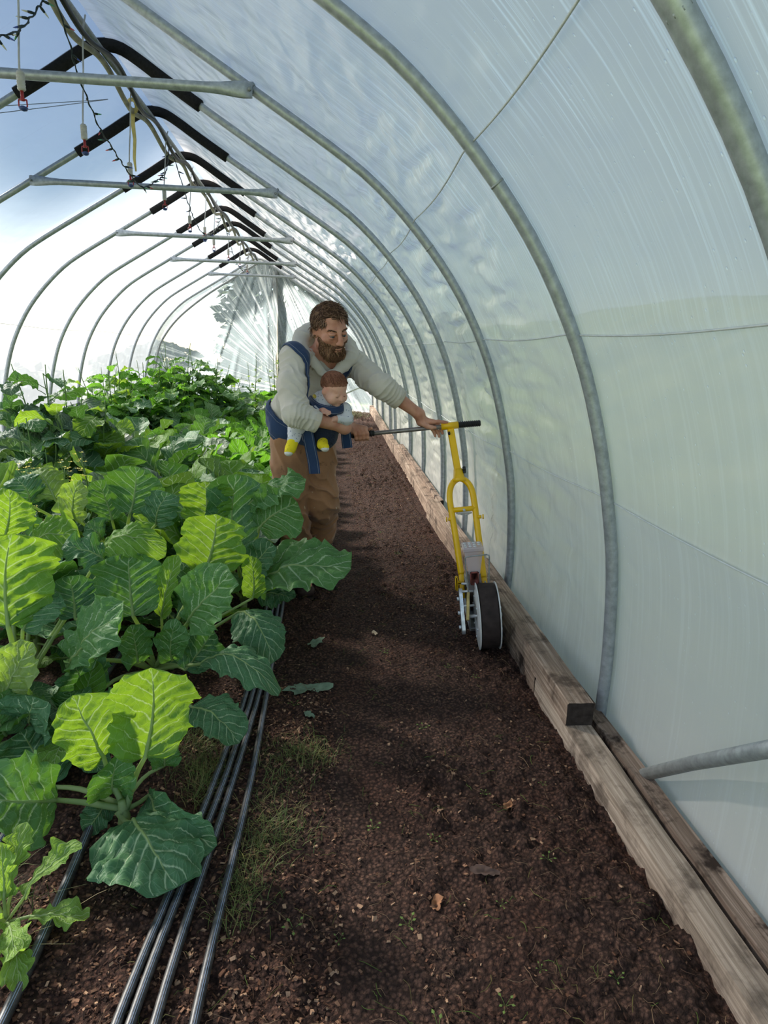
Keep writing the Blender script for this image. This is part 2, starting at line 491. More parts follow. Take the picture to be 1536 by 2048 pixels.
# --- crossbars
def crossbar(y, zb, lab, dz=0):
    right = PROF[:91]; o = np.argsort(right[:, 1]); xr = np.interp(zb, right[o, 1], right[o, 0])
    xl = 2 * XC - xr
    c = empty('crossbar', (XC, y - .05, zb)); tag(c, lab, 'crossbar', 'crossbars tying the hoops')
    a, b = xl - XC, xr - XC
    m = MB()
    xs = [a - .01, a + .03, a + .06, a + .13, a + .2, b - .2, b - .13, b - .06, b - .03, b + .01]
    m.tube([(x, 0, -.02 if abs(x) > 0 else 0) for x in xs], [.034, .036, .034, .026, .0215, .0215, .026, .034, .036, .034], 12, flat=[1] * 10)
    m.v = [(v[0], v[1] * float(np.interp(min(abs(v[0] - a), abs(v[0] - b)), [0, .05, .12, .2], [.25, .25, .7, 1])), v[2]) for v in m.v]
    m.build('tube', GALV, c)
    for x in (a, b):
        cl = MB(); sgn = 1 if x > 0 else -1
        P = [(x + .03 * math.cos(t) - sgn * .0, .05 + 0 * t, .0 + .03 * math.sin(t)) for t in np.linspace(0, 2 * PI, 17)[:-1]]
        # strap clamp around the hoop and a bolt through the flattened end
        ring = []
        k = np.argmin(np.abs(right[:, 1] - zb)); tx, tz = PT[k]; tx = tx * (1 if x > 0 else -1)
        for t in np.linspace(0, 2 * PI, 18)[:-1]:
            nx_, nz_ = -tz, tx
            ring.append((x + nx_ * .027 * math.cos(t), .05 + .027 * math.sin(t), 0 + nz_ * .027 * math.cos(t)))
        cl.tube(ring, .009, 6, closed=True, flat=.5)
        cl.box((x - .012, -.0, -.035), (x + .012, .03, -.01), bev=.003)
        cl.lathe([(0, -.012), (.009, -.012), (.009, .0), (.005, .0), (.005, .012), (0, .012)], (x, -.008, -.02), (0, 1, 0), 8)
        cl.build('clamp', GALV2, c)
    return c
BARS = [(3.377, 2.50, 'nearest crossbar, running in from the left edge below the foam peak'),
        (5.463, 2.515, 'second crossbar from the front, both bolted ends in view'),
        (7.598, 2.50, 'third crossbar from the front, above the leafy beds'),
        (9.89, 2.53, 'fourth crossbar from the front, just above the far end sheet'),
        (12.33, 2.60, 'farthest and shortest looking crossbar, before the end sheet')]
for b in BARS: crossbar(*b)

# --- ridge purlin, ridge water line, tape and ties
def ridge_path(dx, dz, wob, seed, y0=-.4, y1=13.4, n=120):
    y = np.linspace(y0, y1, n)
    return np.stack([XC + dx + wob * vnoise(y * .9, y * 0 + seed, seed=seed), y, 2.985 + dz + wob * .7 * vnoise(y * .8, y * 0 + 5, seed=seed + 3)], 1)
r = MB(); r.tube(ridge_path(.0, -.025, .006, 31), .0165, 10)
pur = r.build('ridge_pipe', GALV2); tag(pur, 'straight grey steel ridge pipe under the hoop peaks', 'pipe')
HOSE_OLD = simple('weathered_hose', (.30, .28, .20), .6, 0, .3, .35, 14)
sag = np.array([(.0, -.045), (.03, -.11)])
def ridge_hose(seed, dx, low, r, mat, name, lab, cat):
    y = np.linspace(-.4, 13.4, 230); ph = np.zeros_like(y); hy = np.array([-.2] + HOOPY)
    for i in range(len(y)):
        k = np.searchsorted(hy, y[i]) - 1
        a = hy[max(k, 0)]; b = hy[min(k + 1, len(hy) - 1)]; ph[i] = np.clip((y[i] - a) / max(b - a, .1), 0, 1)
    P = np.stack([XC + dx + .02 * vnoise(y * 1.1, y * 0, seed=seed), y, 2.955 - low * (.55 + .45 * vnoise(y * .7, y * 0 + 3, seed=seed)) * np.sin(PI * ph) ** 2 - .02], 1)
    m = MB(); m.tube(P, r, 8); o = m.build(name, mat); tag(o, lab, cat); return P
RH = ridge_hose(4, -.025, .13, .0165, HOSE_OLD, 'water_hose', 'weathered tan water hose sagging along the ridge pipe', 'hose')
ridge_hose(9, .035, .08, .014, BLKP, 'black_hose', 'black hose tied along the ridge beside the steel pipe', 'hose')
TAPE = simple('yellow_tape', (.75, .60, .22), .6, 0, .3, .2, 20)
def ribbon(pts, width, side, th=.001):
    pts = [Vector(p) for p in pts]; n = len(pts); s = Vector(side).normalized()
    V = []; 
    for i in range(n):
        t = (pts[min(i + 1, n - 1)] - pts[max(i - 1, 0)]).normalized()
        b = (s - t * s.dot(t)).normalized(); nn = t.cross(b)
        w = width[i] if hasattr(width, '__len__') else width
        for (a, c) in ((-1, -1), (1, -1), (1, 1), (-1, 1)): V.append(pts[i] + b * a * w / 2 + nn * c * th / 2)
    F = []
    for i in range(n - 1):
        for k in range(4): F.append((i * 4 + k, i * 4 + (k + 1) % 4, (i + 1) * 4 + (k + 1) % 4, (i + 1) * 4 + k))
    F.append((3, 2, 1, 0)); F.append(tuple((n - 1) * 4 + k for k in range(4)))
    return V, F
m = MB()
m.tube([(XC - .03 + .028 * math.cos(t), 4.98 + .012 * t / 6, 2.90 + .035 * math.sin(t)) for t in np.linspace(0, 6 * PI, 40)], .012, 6, flat=.3)
m.add(*ribbon([(XC - .03, 5.0, 2.89), (XC - .035, 5.0, 2.80), (XC - .03, 5.01, 2.70), (XC - .038, 5.0, 2.58), (XC - .032, 5.0, 2.50)], [.03, .028, .022, .02, .01], (1, .3, 0)))
o = m.build('yellow_tape', TAPE); tag(o, 'yellow tape wrapped on the ridge hose with a loose end hanging down', 'tape')

# --- hanging mist sprinklers
TUBEW = simple('grey_tube', (.45, .45, .46), .5, 0, .4, .2, 30)
WEIGHT = simple('ribbed_grey_weight', (.50, .48, .44), .6, 0, .3, .2, 40)
REDP = simple('red_plastic', (.35, .03, .03), .4, 0, .5, .2, 40)
BLUP = simple('blue_plastic', (.03, .06, .20), .4, 0, .5, .2, 40)
def sprinkler(x, y, z0, z1, lab, red=True):
    s = empty('hanging_sprinkler', (x, y, z1)); tag(s, lab, 'sprinkler', 'mist sprinklers hanging from the ridge')
    L = z0 - z1
    m = MB(); t = np.linspace(0, 1, 14)
    P = [(.03 * math.sin(q * 3) * (1 - q) + .05 * (1 - q) ** 6, 0.01 * math.sin(q * 4), L * (1 - q) + .09 * q) for q in t]
    m.tube(P, .0042, 7); m.build('drop_tube', TUBEW, s)
    w = MB(); pr = [(0, .045), (.012, .045)]
    for k in range(6): pr += [(.0165, .05 + k * .011), (.0165, .056 + k * .011), (.014, .058 + k * .011)]
    pr += [(.012, .118), (0, .118)]
    w.lathe(pr, (0, 0, 0), (0, 0, 1), 14); w.build('weight', WEIGHT, s)
    nb = MB(); nb.lathe([(0, .045), (.007, .045), (.007, .02), (.010, .015), (.010, .008), (0, .006)], (0, 0, 0), (0, 0, 1), 10)
    nb.tube([(-.016, 0, .012), (-.017, 0, -.012), (-.006, 0, -.022)], .003, 6); nb.tube([(.016, 0, .012), (.017, 0, -.012), (.006, 0, -.022)], .003, 6)
    nb.tube([(-.016, 0, .012), (.016, 0, .012)], .0035, 6); nb.build('nozzle', REDP if red else BLUP, s)
    sp = MB(); sp.lathe([(0, -.032), (.014, -.028), (.019, -.018), (.008, -.012), (0, -.012)], (0, 0, 0), (0, 0, 1), 12); sp.build('spinner', BLUP, s)
    return s
SPR = [(3.16, 2.318), (3.90, 2.343), (4.75, 2.376), (5.71, 2.42), (6.72, 2.42), (7.54, 2.46), (8.13, 2.44), (9.34, 2.49), (10.6, 2.555), (11.6, 2.56)]
SLAB = ['nearest hanging sprinkler, with a red and blue nozzle below the nearest crossbar',
        'second hanging sprinkler, its ribbed weight just left of the second foam peak',
        'third hanging sprinkler, level with the low end of the light string',
        'fourth hanging sprinkler, in front of a foam sleeve above the third crossbar',
        'fifth hanging sprinkler, above the third crossbar', 'sixth hanging sprinkler, touching the third crossbar in view',
        'seventh hanging sprinkler, just under the third crossbar', 'eighth hanging sprinkler, near the fourth crossbar',
        'ninth hanging sprinkler, near the far end sheet', 'farthest hanging sprinkler, above the end sheet']
for (y, z), lab in zip(SPR, SLAB): sprinkler(-1.25, y, 2.96, z, lab, y != 7.54)

# --- string of little christmas lights sagging below the ridge
WIRE = simple('dark_green_wire', (.012, .025, .022), .5, 0, .4, .2, 40)
BULBS = [simple('bulb_' + n, c, .15, 0, .6, .1, 20) for n, c in (('red', (.5, .05, .05)), ('blue', (.04, .08, .35)), ('green', (.05, .25, .12)), ('clear', (.6, .6, .5)))]
def light_string(pts, n, lab, nb):
    P = catmull(pts, n)
    P = P + np.stack([.006 * vnoise(P[:, 1] * 22, P[:, 2] * 22, seed=k) for k in range(3)], 1)
    o = empty('string_light', tuple(P[0])); tag(o, lab, 'string light', 'strings of little lights under the ridge')
    P = P - P[0]
    m = MB(); m.tube(P, .0032, 5); m.tube(P + np.stack([.004 * np.cos(np.arange(n) * .9), .004 * np.sin(np.arange(n) * .9), 0 * P[:, 0]], 1), .0025, 5)
    m.build('wire', WIRE, o)
    for k in range(nb):
        i = int((k + .5) / nb * (n - 2)); p = Vector(P[i]); a = rng.uniform(0, 2 * PI); d = Vector((math.cos(a), .3 * math.sin(a), -.35 + .4 * rng.random())).normalized()
        s = MB(); s.tube([p, p + d * .012, p + d * .026], [.004, .006, .005], 7)
        so = s.build('socket', WIRE, o)
        b = MB(); b.tube([p + d * .026, p + d * .032, p + d * .042, p + d * .05], [.0035, .004, .0028, .0008], 7)
        b.build('bulb', BULBS[int(rng.integers(4))], so)
light_string([(-1.2, 2.75, 2.40), (-1.2, 2.88, 2.452), (-1.2, 3.1, 2.57), (-1.2, 3.34, 2.77), (-1.22, 3.50, 2.93)], 60, 'string of little coloured lights looping at the top left corner', 12)
light_string([(-1.24, 3.56, 2.93), (-1.22, 3.63, 2.82), (-1.21, 3.70, 2.68), (-1.21, 3.80, 2.60), (-1.2, 3.88, 2.55), (-1.2, 4.05, 2.47), (-1.2, 4.32, 2.42), (-1.2, 4.60, 2.37), (-1.2, 4.83, 2.37), (-1.22, 5.2, 2.47), (-1.24, 5.75, 2.68), (-1.25, 5.95, 2.90)], 170, 'string of little lights sagging from the nearest foam peak to the second crossbar', 26)
light_string([(-1.24, 6.0, 2.93), (-1.22, 6.2, 2.75), (-1.21, 6.7, 2.52), (-1.2, 7.2, 2.45), (-1.21, 7.8, 2.56), (-1.22, 8.3, 2.72), (-1.24, 8.7, 2.9)], 120, 'string of little lights sagging above the third crossbar', 18)
light_string([(-1.24, 8.8, 2.93), (-1.22, 9.3, 2.66), (-1.21, 10.1, 2.48), (-1.2, 10.9, 2.53), (-1.22, 11.6, 2.8), (-1.24, 11.9, 2.93)], 100, 'farthest string of little lights, sagging above the end sheet', 14)

# --- thin wires stretched along the film
WHT = simple('white_twine', (.62, .64, .64), .6, 0, .3, .1, 30)
GRYW = simple('grey_wire', (.25, .27, .30), .5, .3, .4, .1, 30)
def on_wall(y, z, left=False, inset=.0):
    right = PROF[:91]; o = np.argsort(right[:, 1]); x = np.interp(z, right[o, 1], right[o, 0]) - inset
    return (2 * XC - x if left else x, y, z)
for ys, zf, lab, r in (((.4, 13.4), lambda y: 1.43, 'taut white twine along the right wall at head height', .0028),
                       ((.4, 9.0), lambda y: .86 + .02 * math.sin(y), 'white twine along the right wall at waist height', .0026),
                       ((.4, 8.0), lambda y: 1.97, 'twine along the upper right wall over the water streaks', .0030)):
    n = 160; ys = np.linspace(*ys, n)
    sagz = [zf(y) - .012 * abs(math.sin(PI * y / 1.1)) for y in ys]
    m = MB(); m.tube([on_wall(y, z, False, -.016) for y, z in zip(ys, sagz)], r, 6)
    o = m.build('twine', WHT); tag(o, lab, 'twine', 'twines along the right wall')
for k, (z0, z1) in enumerate(((2.33, 2.93), (2.22, 2.93))):
    n = 40; t = np.linspace(0, 1, n)
    P = [on_wall(3.6 + 1.4 * q, z0 + (z1 - z0) * q, True, .03) for q in t]
    m = MB(); m.tube(P, .0022, 5); o = m.build('wire', GRYW)
    tag(o, ['upper', 'lower'][k] + ' of two thin wires rising along the left roof to the yellow tape', 'wire')
m = MB(); m.tube([on_wall(y, 1.50 + .01 * math.sin(y * 2), True, -.012) for y in np.linspace(4, 13.3, 120)], .0025, 5)
o = m.build('twine', WHT); tag(o, 'faint twine along the left wall behind the hoops', 'twine')

# --- corner brace at the near right
b = empty('brace_pipe', (1.045, 1.80, -.01)); tag(b, 'dull steel brace pipe rising from the outer timber at the right edge', 'pipe')
m = MB(); m.tube([(0, 0, 0), (-.022, -.33, .29), (-.10, -.85, .72)], .0195, 12); m.build('tube', GALV2, b)

# --- dark trim strip where hoop film is clamped at the left far end
m = MB()
P = [(XC - 2.29 * math.cos(a) * 1.0, 13.3, 0) for a in ()]
gable = empty('gable_strut', (XC, 13.38, 0)); tag(gable, 'dark strut bowing inside the far end sheet beside the last hoop', 'strut')
gp = catmull([(-1.22, 2.93), (-1.75, 2.60), (-2.25, 2.28), (-2.75, 1.88), (-3.05, 1.52), (-3.20, 1.20), (-3.30, .6), (-3.34, 0)], 50)
m.tube([(x - XC, 0, z) for x, z in gp], .021, 8); m.build('tube', GALV2, gable)
WOODP = simple('grey_post_wood', (.30, .26, .20), .8, 0, .2, .3, 12)
for x, w, lab in ((-.93, .09, 'pale wooden post left of the door in the far end sheet'), (.20, .09, 'grey wooden post right of the door in the far end sheet')):
    right = PROF[:91]; o_ = np.argsort(right[:, 0]); zt = np.interp(x, right[o_, 0], right[o_, 1])
    m = MB(); m.box((-w / 2, -.045, 0), (w / 2, .045, zt - .05), bev=.006)
    p = m.build('end_post', WOODP); p.location = (x, 13.72, 0); tag(p, lab, 'post')

# ================================================================== timbers along the right wall
def mat_wood(name, a, b, dirt=.35):
    t = NT(name); c = coord(t, 'Object')
    g = t.noise(t.mapping(c, (38, 1.1, 38)), 2.2, 5, .6, .4)
    w = t.noise(t.mapping(c, (90, .8, 90)), 3, 3, .6)
    col = t.ramp(g.outputs[0], [(.28, tuple(x * .55 for x in a)), (.48, a), (.70, b)]).outputs[0]
    dn = t.noise(c, 9, 4, .65).outputs[0]
    col = t.mixc(t.ramp(dn, [(.50, (0, 0, 0)), (.66, (dirt * 2,) * 3)]).outputs[0], col, (.035, .022, .016))
    h = t.math('ADD', t.math('MULTIPLY', g.outputs[0], .6), t.math('MULTIPLY', w.outputs[0], .4))
    t.bsdf(col, .8, 0, .2, t.bump(h, .5, .006)); return t.m
WOOD1 = mat_wood('weathered_timber', (.29, .205, .15), (.50, .385, .30))
WOOD2 = mat_wood('pale_timber', (.35, .265, .20), (.60, .48, .38), .32)
WOOD3 = mat_wood('dirty_timber', (.22, .155, .115), (.40, .30, .235), .6)
ENDG = simple('shaded_end_grain', (.045, .035, .030), .9, 0, .1, .4, 40, .4, 120)  # timber ends near black, the shade on them put into the colour
def timber(p0, p1, w, h, mat, lab, end=None, chips=True, rough=.004, seed=0, name='timber'):
    """long timber: p0->p1 are the bottom centre line ends"""
    p0, p1 = Vector(p0), Vector(p1); L = (p1 - p0).length; d = (p1 - p0).normalized()
    side = Vector((d.y, -d.x, 0)).normalized(); up = side.cross(d)
    n = max(8, int(L / .05)); ring = []
    cc = [(-1, 0), (-.9, -.0), (.9, 0), (1, .0), (1, .06), (1, .5), (1, .94), (.93, 1), (.5, 1), (0, 1), (-.5, 1), (-.93, 1), (-1, .94), (-1, .5), (-1, .06)]
    P = np.zeros((n + 1, len(cc), 3))
    for i in range(n + 1):
        y = L * i / n
        for k, (a, b) in enumerate(cc):
            j = .45 * rough * float(vnoise(y * 1.6, k * 1.3, seed=seed)) + rough * .25 * float(vnoise(y * 9, k * .9, seed=seed + 2))
            top = rough * .5 * float(vnoise(y * 2.2, a * 2, seed=seed + 4)) if b > .5 else 0
            P[i, k] = (a * w / 2 + j * (abs(a) > .9), y, b * h + top + j * (b > .9))
    o = empty(name, p0); M = Matrix((( side.x, d.x, up.x), (side.y, d.y, up.y), (side.z, d.z, up.z))).to_4x4()
    o.rotation_euler = M.to_euler()
    m = MB(); m.grid(P, closed_v=True); 
    m.f = [tuple(reversed(f)) for f in m.f]
    m.build('beam', mat, o, sharp=40)
    for i, rev in ((0, 0), (n, 1)):
        e = MB(); e.add(P[i], [tuple(range(len(cc)))[::1 if not rev else -1]]); e.build('end_grain', end or ENDG, o, smooth=False)
    tag(o, lab, 'timber'); return o
timber((.925, .55, -.05), (.925, 2.32, -.05), .095, .130, WOOD2, 'long pale split timber in the foreground, edging the soil', seed=1, rough=.006)
timber((1.025, .62, -.05), (1.020, 2.36, -.05), .060, .125, WOOD3, 'narrow timber against the film, parallel to the pale split one', seed=2, rough=.006)
timber((.922, 1.975, .081), (.955, 3.62, .081), .098, .088, WOOD1, 'square timber with a dark shaded sawn end, lying on top beside the second hoop', seed=3)
timber((.93, 2.34, -.05), (.955, 3.62, -.05), .098, .130, WOOD3, 'dark timber underneath the square one beside the seeder wheel', seed=4)
timber((.955, 3.64, -.03), (.925, 5.15, .02), .098, .16, WOOD1, 'weathered timber beyond the seeder, butted to the square one', seed=5)
timber((.955, 5.18, -.03), (.985, 8.4, .04), .08, .13, WOOD1, 'long weathered timber past the handlebar, running to the far hoops', seed=6)
timber((1.02, 5.3, .0), (1.025, 8.2, .07), .05, .13, WOOD3, 'thin board behind the long weathered timber', seed=8)
timber((.985, 8.45, .03), (1.01, 13.2, .14), .08, .13, WOOD1, 'farthest timber, ending at the far end sheet', seed=7)

m = MB(); m.tube([(0, 0, 0), (.2, .5, .05), (.41, 1.0, .09)], .013, 8); o = m.build('plastic_tube', simple('pale_green_tube', (.42, .47, .40), .5)); o.location = (.40, 11.2, .62)
tag(o, 'pale plastic tube slanting across the far end of the path behind the man', 'tube')
# ================================================================== ground
def gz(x, y, fine=True):
    x = np.asarray(x, float); y = np.asarray(y, float)
    z = .020 * fbm(x * 1.1, y * 1.1, oct=2, seed=41)
    path = np.clip(1 - np.abs(x - (.13 + .012 * y)) / .16, 0, 1)
    bed = np.clip((x - .36) / .12, 0, 1) * np.clip((.86 - x) / .05, 0, 1)
    z = z * .6 - .012 * path ** .5 + .014 * bed
    # far end rises a little
    z = z + .010 * np.clip(y - 5, 0, 9) * np.clip((x + .2) / .6, 0, 1)
    if fine:
        c = fbm(x * 26, y * 26, oct=3, seed=43); b = fbm(x * 62, y * 62, oct=2, seed=47)
        rough = (1 - .72 * path ** .5) * np.clip(.55 + .5 * vnoise(x * 2.3, y * 2.3, seed=44), .2, 1.1)
        z = z + rough * (.012 * c + .0095 * b + .016 * np.clip(c - .30, 0, 1))
        # two shallow seed drills near the timber
        for xd in (.40, .80): z = z - .008 * np.exp(-((x - xd - .01 * np.sin(y * 3)) / .022) ** 2) * np.clip((y - 2.9) * 3, 0, 1)
    return z
def mat_soil():
    t = NT('dark_crumbly_soil'); c = coord(t, 'Object')
    n1 = t.noise(c, 70, 5, .7); n2 = t.noise(c, 3.2, 3, .55); n3 = t.noise(c, 190, 3, .7)
    col = t.ramp(n1.outputs[0], [(.30, srgb(56, 42, 36)), (.52, srgb(100, 74, 63)), (.72, srgb(144, 108, 90))]).outputs[0]
    # redder bark mulch showing through in broad patches
    red = t.ramp(n2.outputs[0], [(.46, (0, 0, 0)), (.62, (1, 1, 1))]).outputs[0]
    col = t.mixc(t.math('MULTIPLY', red, .55), col, t.ramp(n3.outputs[0], [(.35, srgb(56, 36, 30)), (.65, srgb(128, 86, 68))]).outputs[0])
    vo = t.n('ShaderNodeTexVoronoi'); vo.inputs['Scale'].default_value = 85; t.l(c, vo.inputs['Vector'])
    col = t.mixc(t.ramp(vo.outputs['Distance'], [(.25, (0, 0, 0)), (.6, (.75, .75, .75))]).outputs[0], col, srgb(30, 21, 19))
    h = t.math('ADD', n1.outputs[0], t.math('MULTIPLY', vo.outputs['Distance'], .6))
    nm = t.bump(h, 1.0, .018); nm = t.bump(n3.outputs[0], .5, .004, nm)
    t.bsdf(col, .88, 0, .18, nm); return t.m
SOIL = mat_soil()
xs = np.unique(np.concatenate([np.arange(-4.2, -1.1, .05), np.arange(-1.1, 1.06, .0125), np.arange(1.06, 1.5, .05)]))
ys = [.2]
while ys[-1] < 14.2: ys.append(ys[-1] + max(.0115, .0045 * ys[-1]))
ys = np.array(ys)
X, Y = np.meshgrid(xs, ys, indexing='ij')
Z = gz(X, Y)
nu, nv = X.shape
ii = (np.arange(nu - 1)[:, None] * nv + np.arange(nv - 1)[None]).ravel()
o = fast_mesh('floor', np.stack([X, Y, Z], 2).reshape(-1, 3), np.stack([ii, ii + nv, ii + nv + 1, ii + 1], 1), SOIL)
tag(o, kind='structure')

def pick_color(t, stops):
    g = t.n('ShaderNodeNewGeometry'); return t.ramp(g.outputs['Random Per Island'], stops, 'CONSTANT').outputs[0]
def mat_chips():
    t = NT('bark_chips')
    col = pick_color(t, [(0, srgb(52, 37, 31)), (.2, srgb(84, 58, 47)), (.42, srgb(110, 76, 58)), (.6, srgb(66, 45, 38)), (.74, srgb(150, 112, 88)), (.90, srgb(186, 148, 118))])
    n = t.noise(coord(t), 160, 3); col = t.mixc(t.math('MULTIPLY', n.outputs[0], .5), col, (.02, .013, .01))
    t.bsdf(col, .85, 0, .15, t.bump(n.outputs[0], .4, .002)); return t.m
CHIPM = mat_chips()
def scatter_boxes(name, n, area, lmin, lmax, aspect, thick, mat, lab, cat, seed, lift=.3):
    r = np.random.default_rng(seed)
    x, y = area(r, n); n = len(x)
    z = gz(x, y)
    L = r.uniform(lmin, lmax, n) * (.6 + .4 * r.random(n)); W = L * r.uniform(*aspect, n); T = np.minimum(W, r.uniform(*thick, n))
    a = r.uniform(0, 2 * PI, n); p = r.normal(0, .35, n); q = r.normal(0, .35, n)
    d = np.stack([np.cos(a) * np.cos(p), np.sin(a) * np.cos(p), np.sin(p)], 1)
    up = np.stack([-np.cos(a) * np.sin(p), -np.sin(a) * np.sin(p), np.cos(p)], 1)
    s = np.cross(up, d); up2 = up * np.cos(q)[:, None] + s * np.sin(q)[:, None]; s2 = np.cross(up2, d)
    V = []
    for (i, j, k) in ((-1,-1,-1),(1,-1,-1),(1,1,-1),(-1,1,-1),(-1,-1,1),(1,-1,1),(1,1,1),(-1,1,1)):
        jit = r.uniform(.55, 1.1, (n, 3))
        V.append(np.stack([x, y, z + T * lift], 1) + d * (i * L / 2 * jit[:, 0])[:, None] + s2 * (j * W / 2 * jit[:, 1])[:, None] + up2 * (k * T / 2 * jit[:, 2])[:, None])
    V = np.stack(V, 1).reshape(-1, 3)
    F = np.array([(3,2,1,0),(4,5,6,7),(0,1,5,4),(1,2,6,5),(2,3,7,6),(3,0,4,7)])
    Q = (np.arange(n)[:, None, None] * 8 + F[None]).reshape(-1, 4)
    o = fast_mesh(name, V, Q, mat, smooth=False)
    tag(o, lab, cat, kind='stuff'); return o
def area_main(r, n):
    y = .55 + 12.3 * r.random(n) ** 2.2; x = r.uniform(-.75, .86, n)
    dens = np.clip(.55 + .6 * vnoise(x * 1.6, y * 1.6, seed=51), .1, 1) * np.where(np.abs(x - .13 - .012 * y) < .09, .18, 1)
    k = r.random(n) < dens; return x[k], y[k]
def area_left(r, n):
    y = .55 + 1.9 * r.random(n) ** 1.5; x = r.uniform(-.75, .05, n)
    k = r.random(n) < np.clip(.6 + .5 * vnoise(x * 2, y * 2, seed=53), 0, 1); return x[k], y[k]
scatter_boxes('bark_mulch', 52000, area_main, .005, .017, (.25, .8), (.002, .007), CHIPM, 'fine dark bark and soil crumbs over the whole path', 'mulch', 1)
scatter_boxes('wood_chips', 13000, area_left, .006, .020, (.25, .7), (.002, .006), CHIPM, 'reddish wood chips beside the drip hoses', 'wood chips', 2)
def mat_straw():
    t = NT('dry_straw'); col = pick_color(t, [(0, srgb(128, 102, 78)), (.4, srgb(98, 72, 56)), (.78, srgb(112, 104, 60)), (.9, srgb(86, 104, 46))])
    t.bsdf(col, .7, 0, .2); return t.m
STRAW = mat_straw()
def area_straw(r, n):
    y = .6 + 8 * r.random(n) ** 1.8; x = r.uniform(-.5, .85, n); return x, y
def straws(name, n, area, seed, lab):
    r = np.random.default_rng(seed); x, y = area(r, n); n = len(x); z = gz(x, y)
    L = r.uniform(.02, .06, n); a = r.uniform(0, 2 * PI, n); bend = r.normal(0, .6, n); w = r.uniform(.0004, .0009, n)
    V = []; K = 5
    for i in range(K):
        t = i / (K - 1) - .5; ang = a + bend * t
        px = x + np.cos(ang) * L * t; py = y + np.sin(ang) * L * t; pz = z + .006 + .012 * (1 - 4 * t * t) * r.random(n)
        nx, ny = -np.sin(ang) * w, np.cos(ang) * w
        V += [np.stack([px - nx, py - ny, pz], 1), np.stack([px + nx, py + ny, pz], 1), np.stack([px, py, pz + w * 1.6], 1)]
    V = np.stack(V, 1).reshape(-1, 3)
    F = []
    for i in range(K - 1):
        for k in range(3): F.append((i * 3 + k, i * 3 + (k + 1) % 3, (i + 1) * 3 + (k + 1) % 3, (i + 1) * 3 + k))
    Q = (np.arange(n)[:, None, None] * (K * 3) + np.array(F)[None]).reshape(-1, 4)
    o = fast_mesh(name, V, Q, STRAW); tag(o, lab, 'straw', kind='stuff')
straws('straw', 2600, area_straw, 5, 'thin bits of straw and root strewn over the soil')

# --- grass along the drip hoses
def mat_grass():
    t = NT('mossy_grass'); col = pick_color(t, [(0, srgb(70, 84, 40)), (.35, srgb(92, 106, 50)), (.65, srgb(112, 114, 60)), (.85, srgb(128, 112, 72))])
    b = t.bsdf(col, .6, 0, .3); return t.m
GRASSM = mat_grass()
def grass(name, centers, n, lab, seed, hh=(.015, .05)):
    r = np.random.default_rng(seed); c = np.array(centers)
    k = r.integers(len(c), size=n); x = c[k, 0] + r.normal(0, 1, n) * c[k, 2]; y = c[k, 1] + r.normal(0, 1, n) * c[k, 3]; x = np.minimum(x, .93); z = gz(x, y)
    H_ = r.uniform(*hh, n); a = r.uniform(0, 2 * PI, n); lean = r.uniform(.4, 1.5, n); w = r.uniform(.0007, .0015, n)
    V = []
    for i in range(4):
        t = i / 3; ww = w * (1 - t * .9)
        px = x + np.cos(a) * H_ * lean * t ** 1.6; py = y + np.sin(a) * H_ * lean * t ** 1.6; pz = z + H_ * (t - .35 * t * t) + .001
        V += [np.stack([px - np.sin(a) * ww, py + np.cos(a) * ww, pz], 1), np.stack([px + np.sin(a) * ww, py - np.cos(a) * ww, pz], 1)]
    V = np.stack(V, 1).reshape(-1, 3)
    F = np.array([(i * 2, i * 2 + 1, i * 2 + 3, i * 2 + 2) for i in range(3)])
    o = fast_mesh(name, V, (np.arange(n)[:, None, None] * 8 + F[None]).reshape(-1, 4), GRASSM); tag(o, lab, 'grass', kind='stuff')
grass('grass', [(-.13, 1.75, .05, .12), (-.10, 1.95, .06, .08), (-.17, 1.50, .04, .10), (-.12, 1.60, .06, .05), (-.02, 1.98, .05, .04), (-.20, 1.38, .03, .06)], 1500, 'sparse mossy grass to the right of the drip hoses', 3)
grass('moss', [(-.42, 1.98, .05, .10), (-.40, 2.12, .06, .08), (-.36, 1.85, .03, .08)], 1100, 'fine feathery weeds left of the drip hoses under the leaves', 4, (.02, .06))
grass('weeds', [(-.95, 1.25, .12, .10), (.62, 12.7, .14, .25), (.35, 12.8, .22, .25)], 2200, 'low green growth at the far end of the path', 6, (.04, .16))

# --- weed seedlings, each a thing
SEEDM = simple('seedling_green', (.12, .18, .04), .6, 0, .3, .25, 60)
def seedling():
    o = empty('weed_seedling'); r = random.Random(3)
    m = MB()
    for k in range(5):
        a = k * 1.3 + r.random(); L = .02 + .02 * r.random()
        P = [(math.cos(a) * L * t, math.sin(a) * L * t, .022 * math.sin(1.4 * t)) for t in np.linspace(0, 1, 5)]
        m.tube(P, [.0012, .001, .001, .0008, .0006], 4)
        e = Vector(P[-1]); d = Vector((math.cos(a), math.sin(a), .1)); s = Vector((-math.sin(a), math.cos(a), 0))
        V = [e - d * .004, e + s * .006 + d * .003, e + d * .013, e - s * .006 + d * .003, e + Vector((0, 0, .0015)) + d * .004]
        m.add(V, [(0, 3, 4), (3, 2, 4), (2, 1, 4), (1, 0, 4)])
    m.build('leaves', SEEDM, o); return o
sd = seedling(); index_kids(sd)
spots = [(.30, 2.02), (.38, 2.10), (.33, 1.55), (.46, 1.30), (.22, 1.28), (.62, 1.42), (.52, 1.72), (.25, 1.02), (.40, 1.05), (.66, 1.08), (.72, 1.75), (.30, 2.75), (.56, 2.55),
         (.36, 3.45), (.52, 4.15), (.45, 4.7), (.05, 1.25), (-.06, 1.28), (-.10, 2.30), (.66, 2.45), (.50, 1.12), (.16, 1.62)]
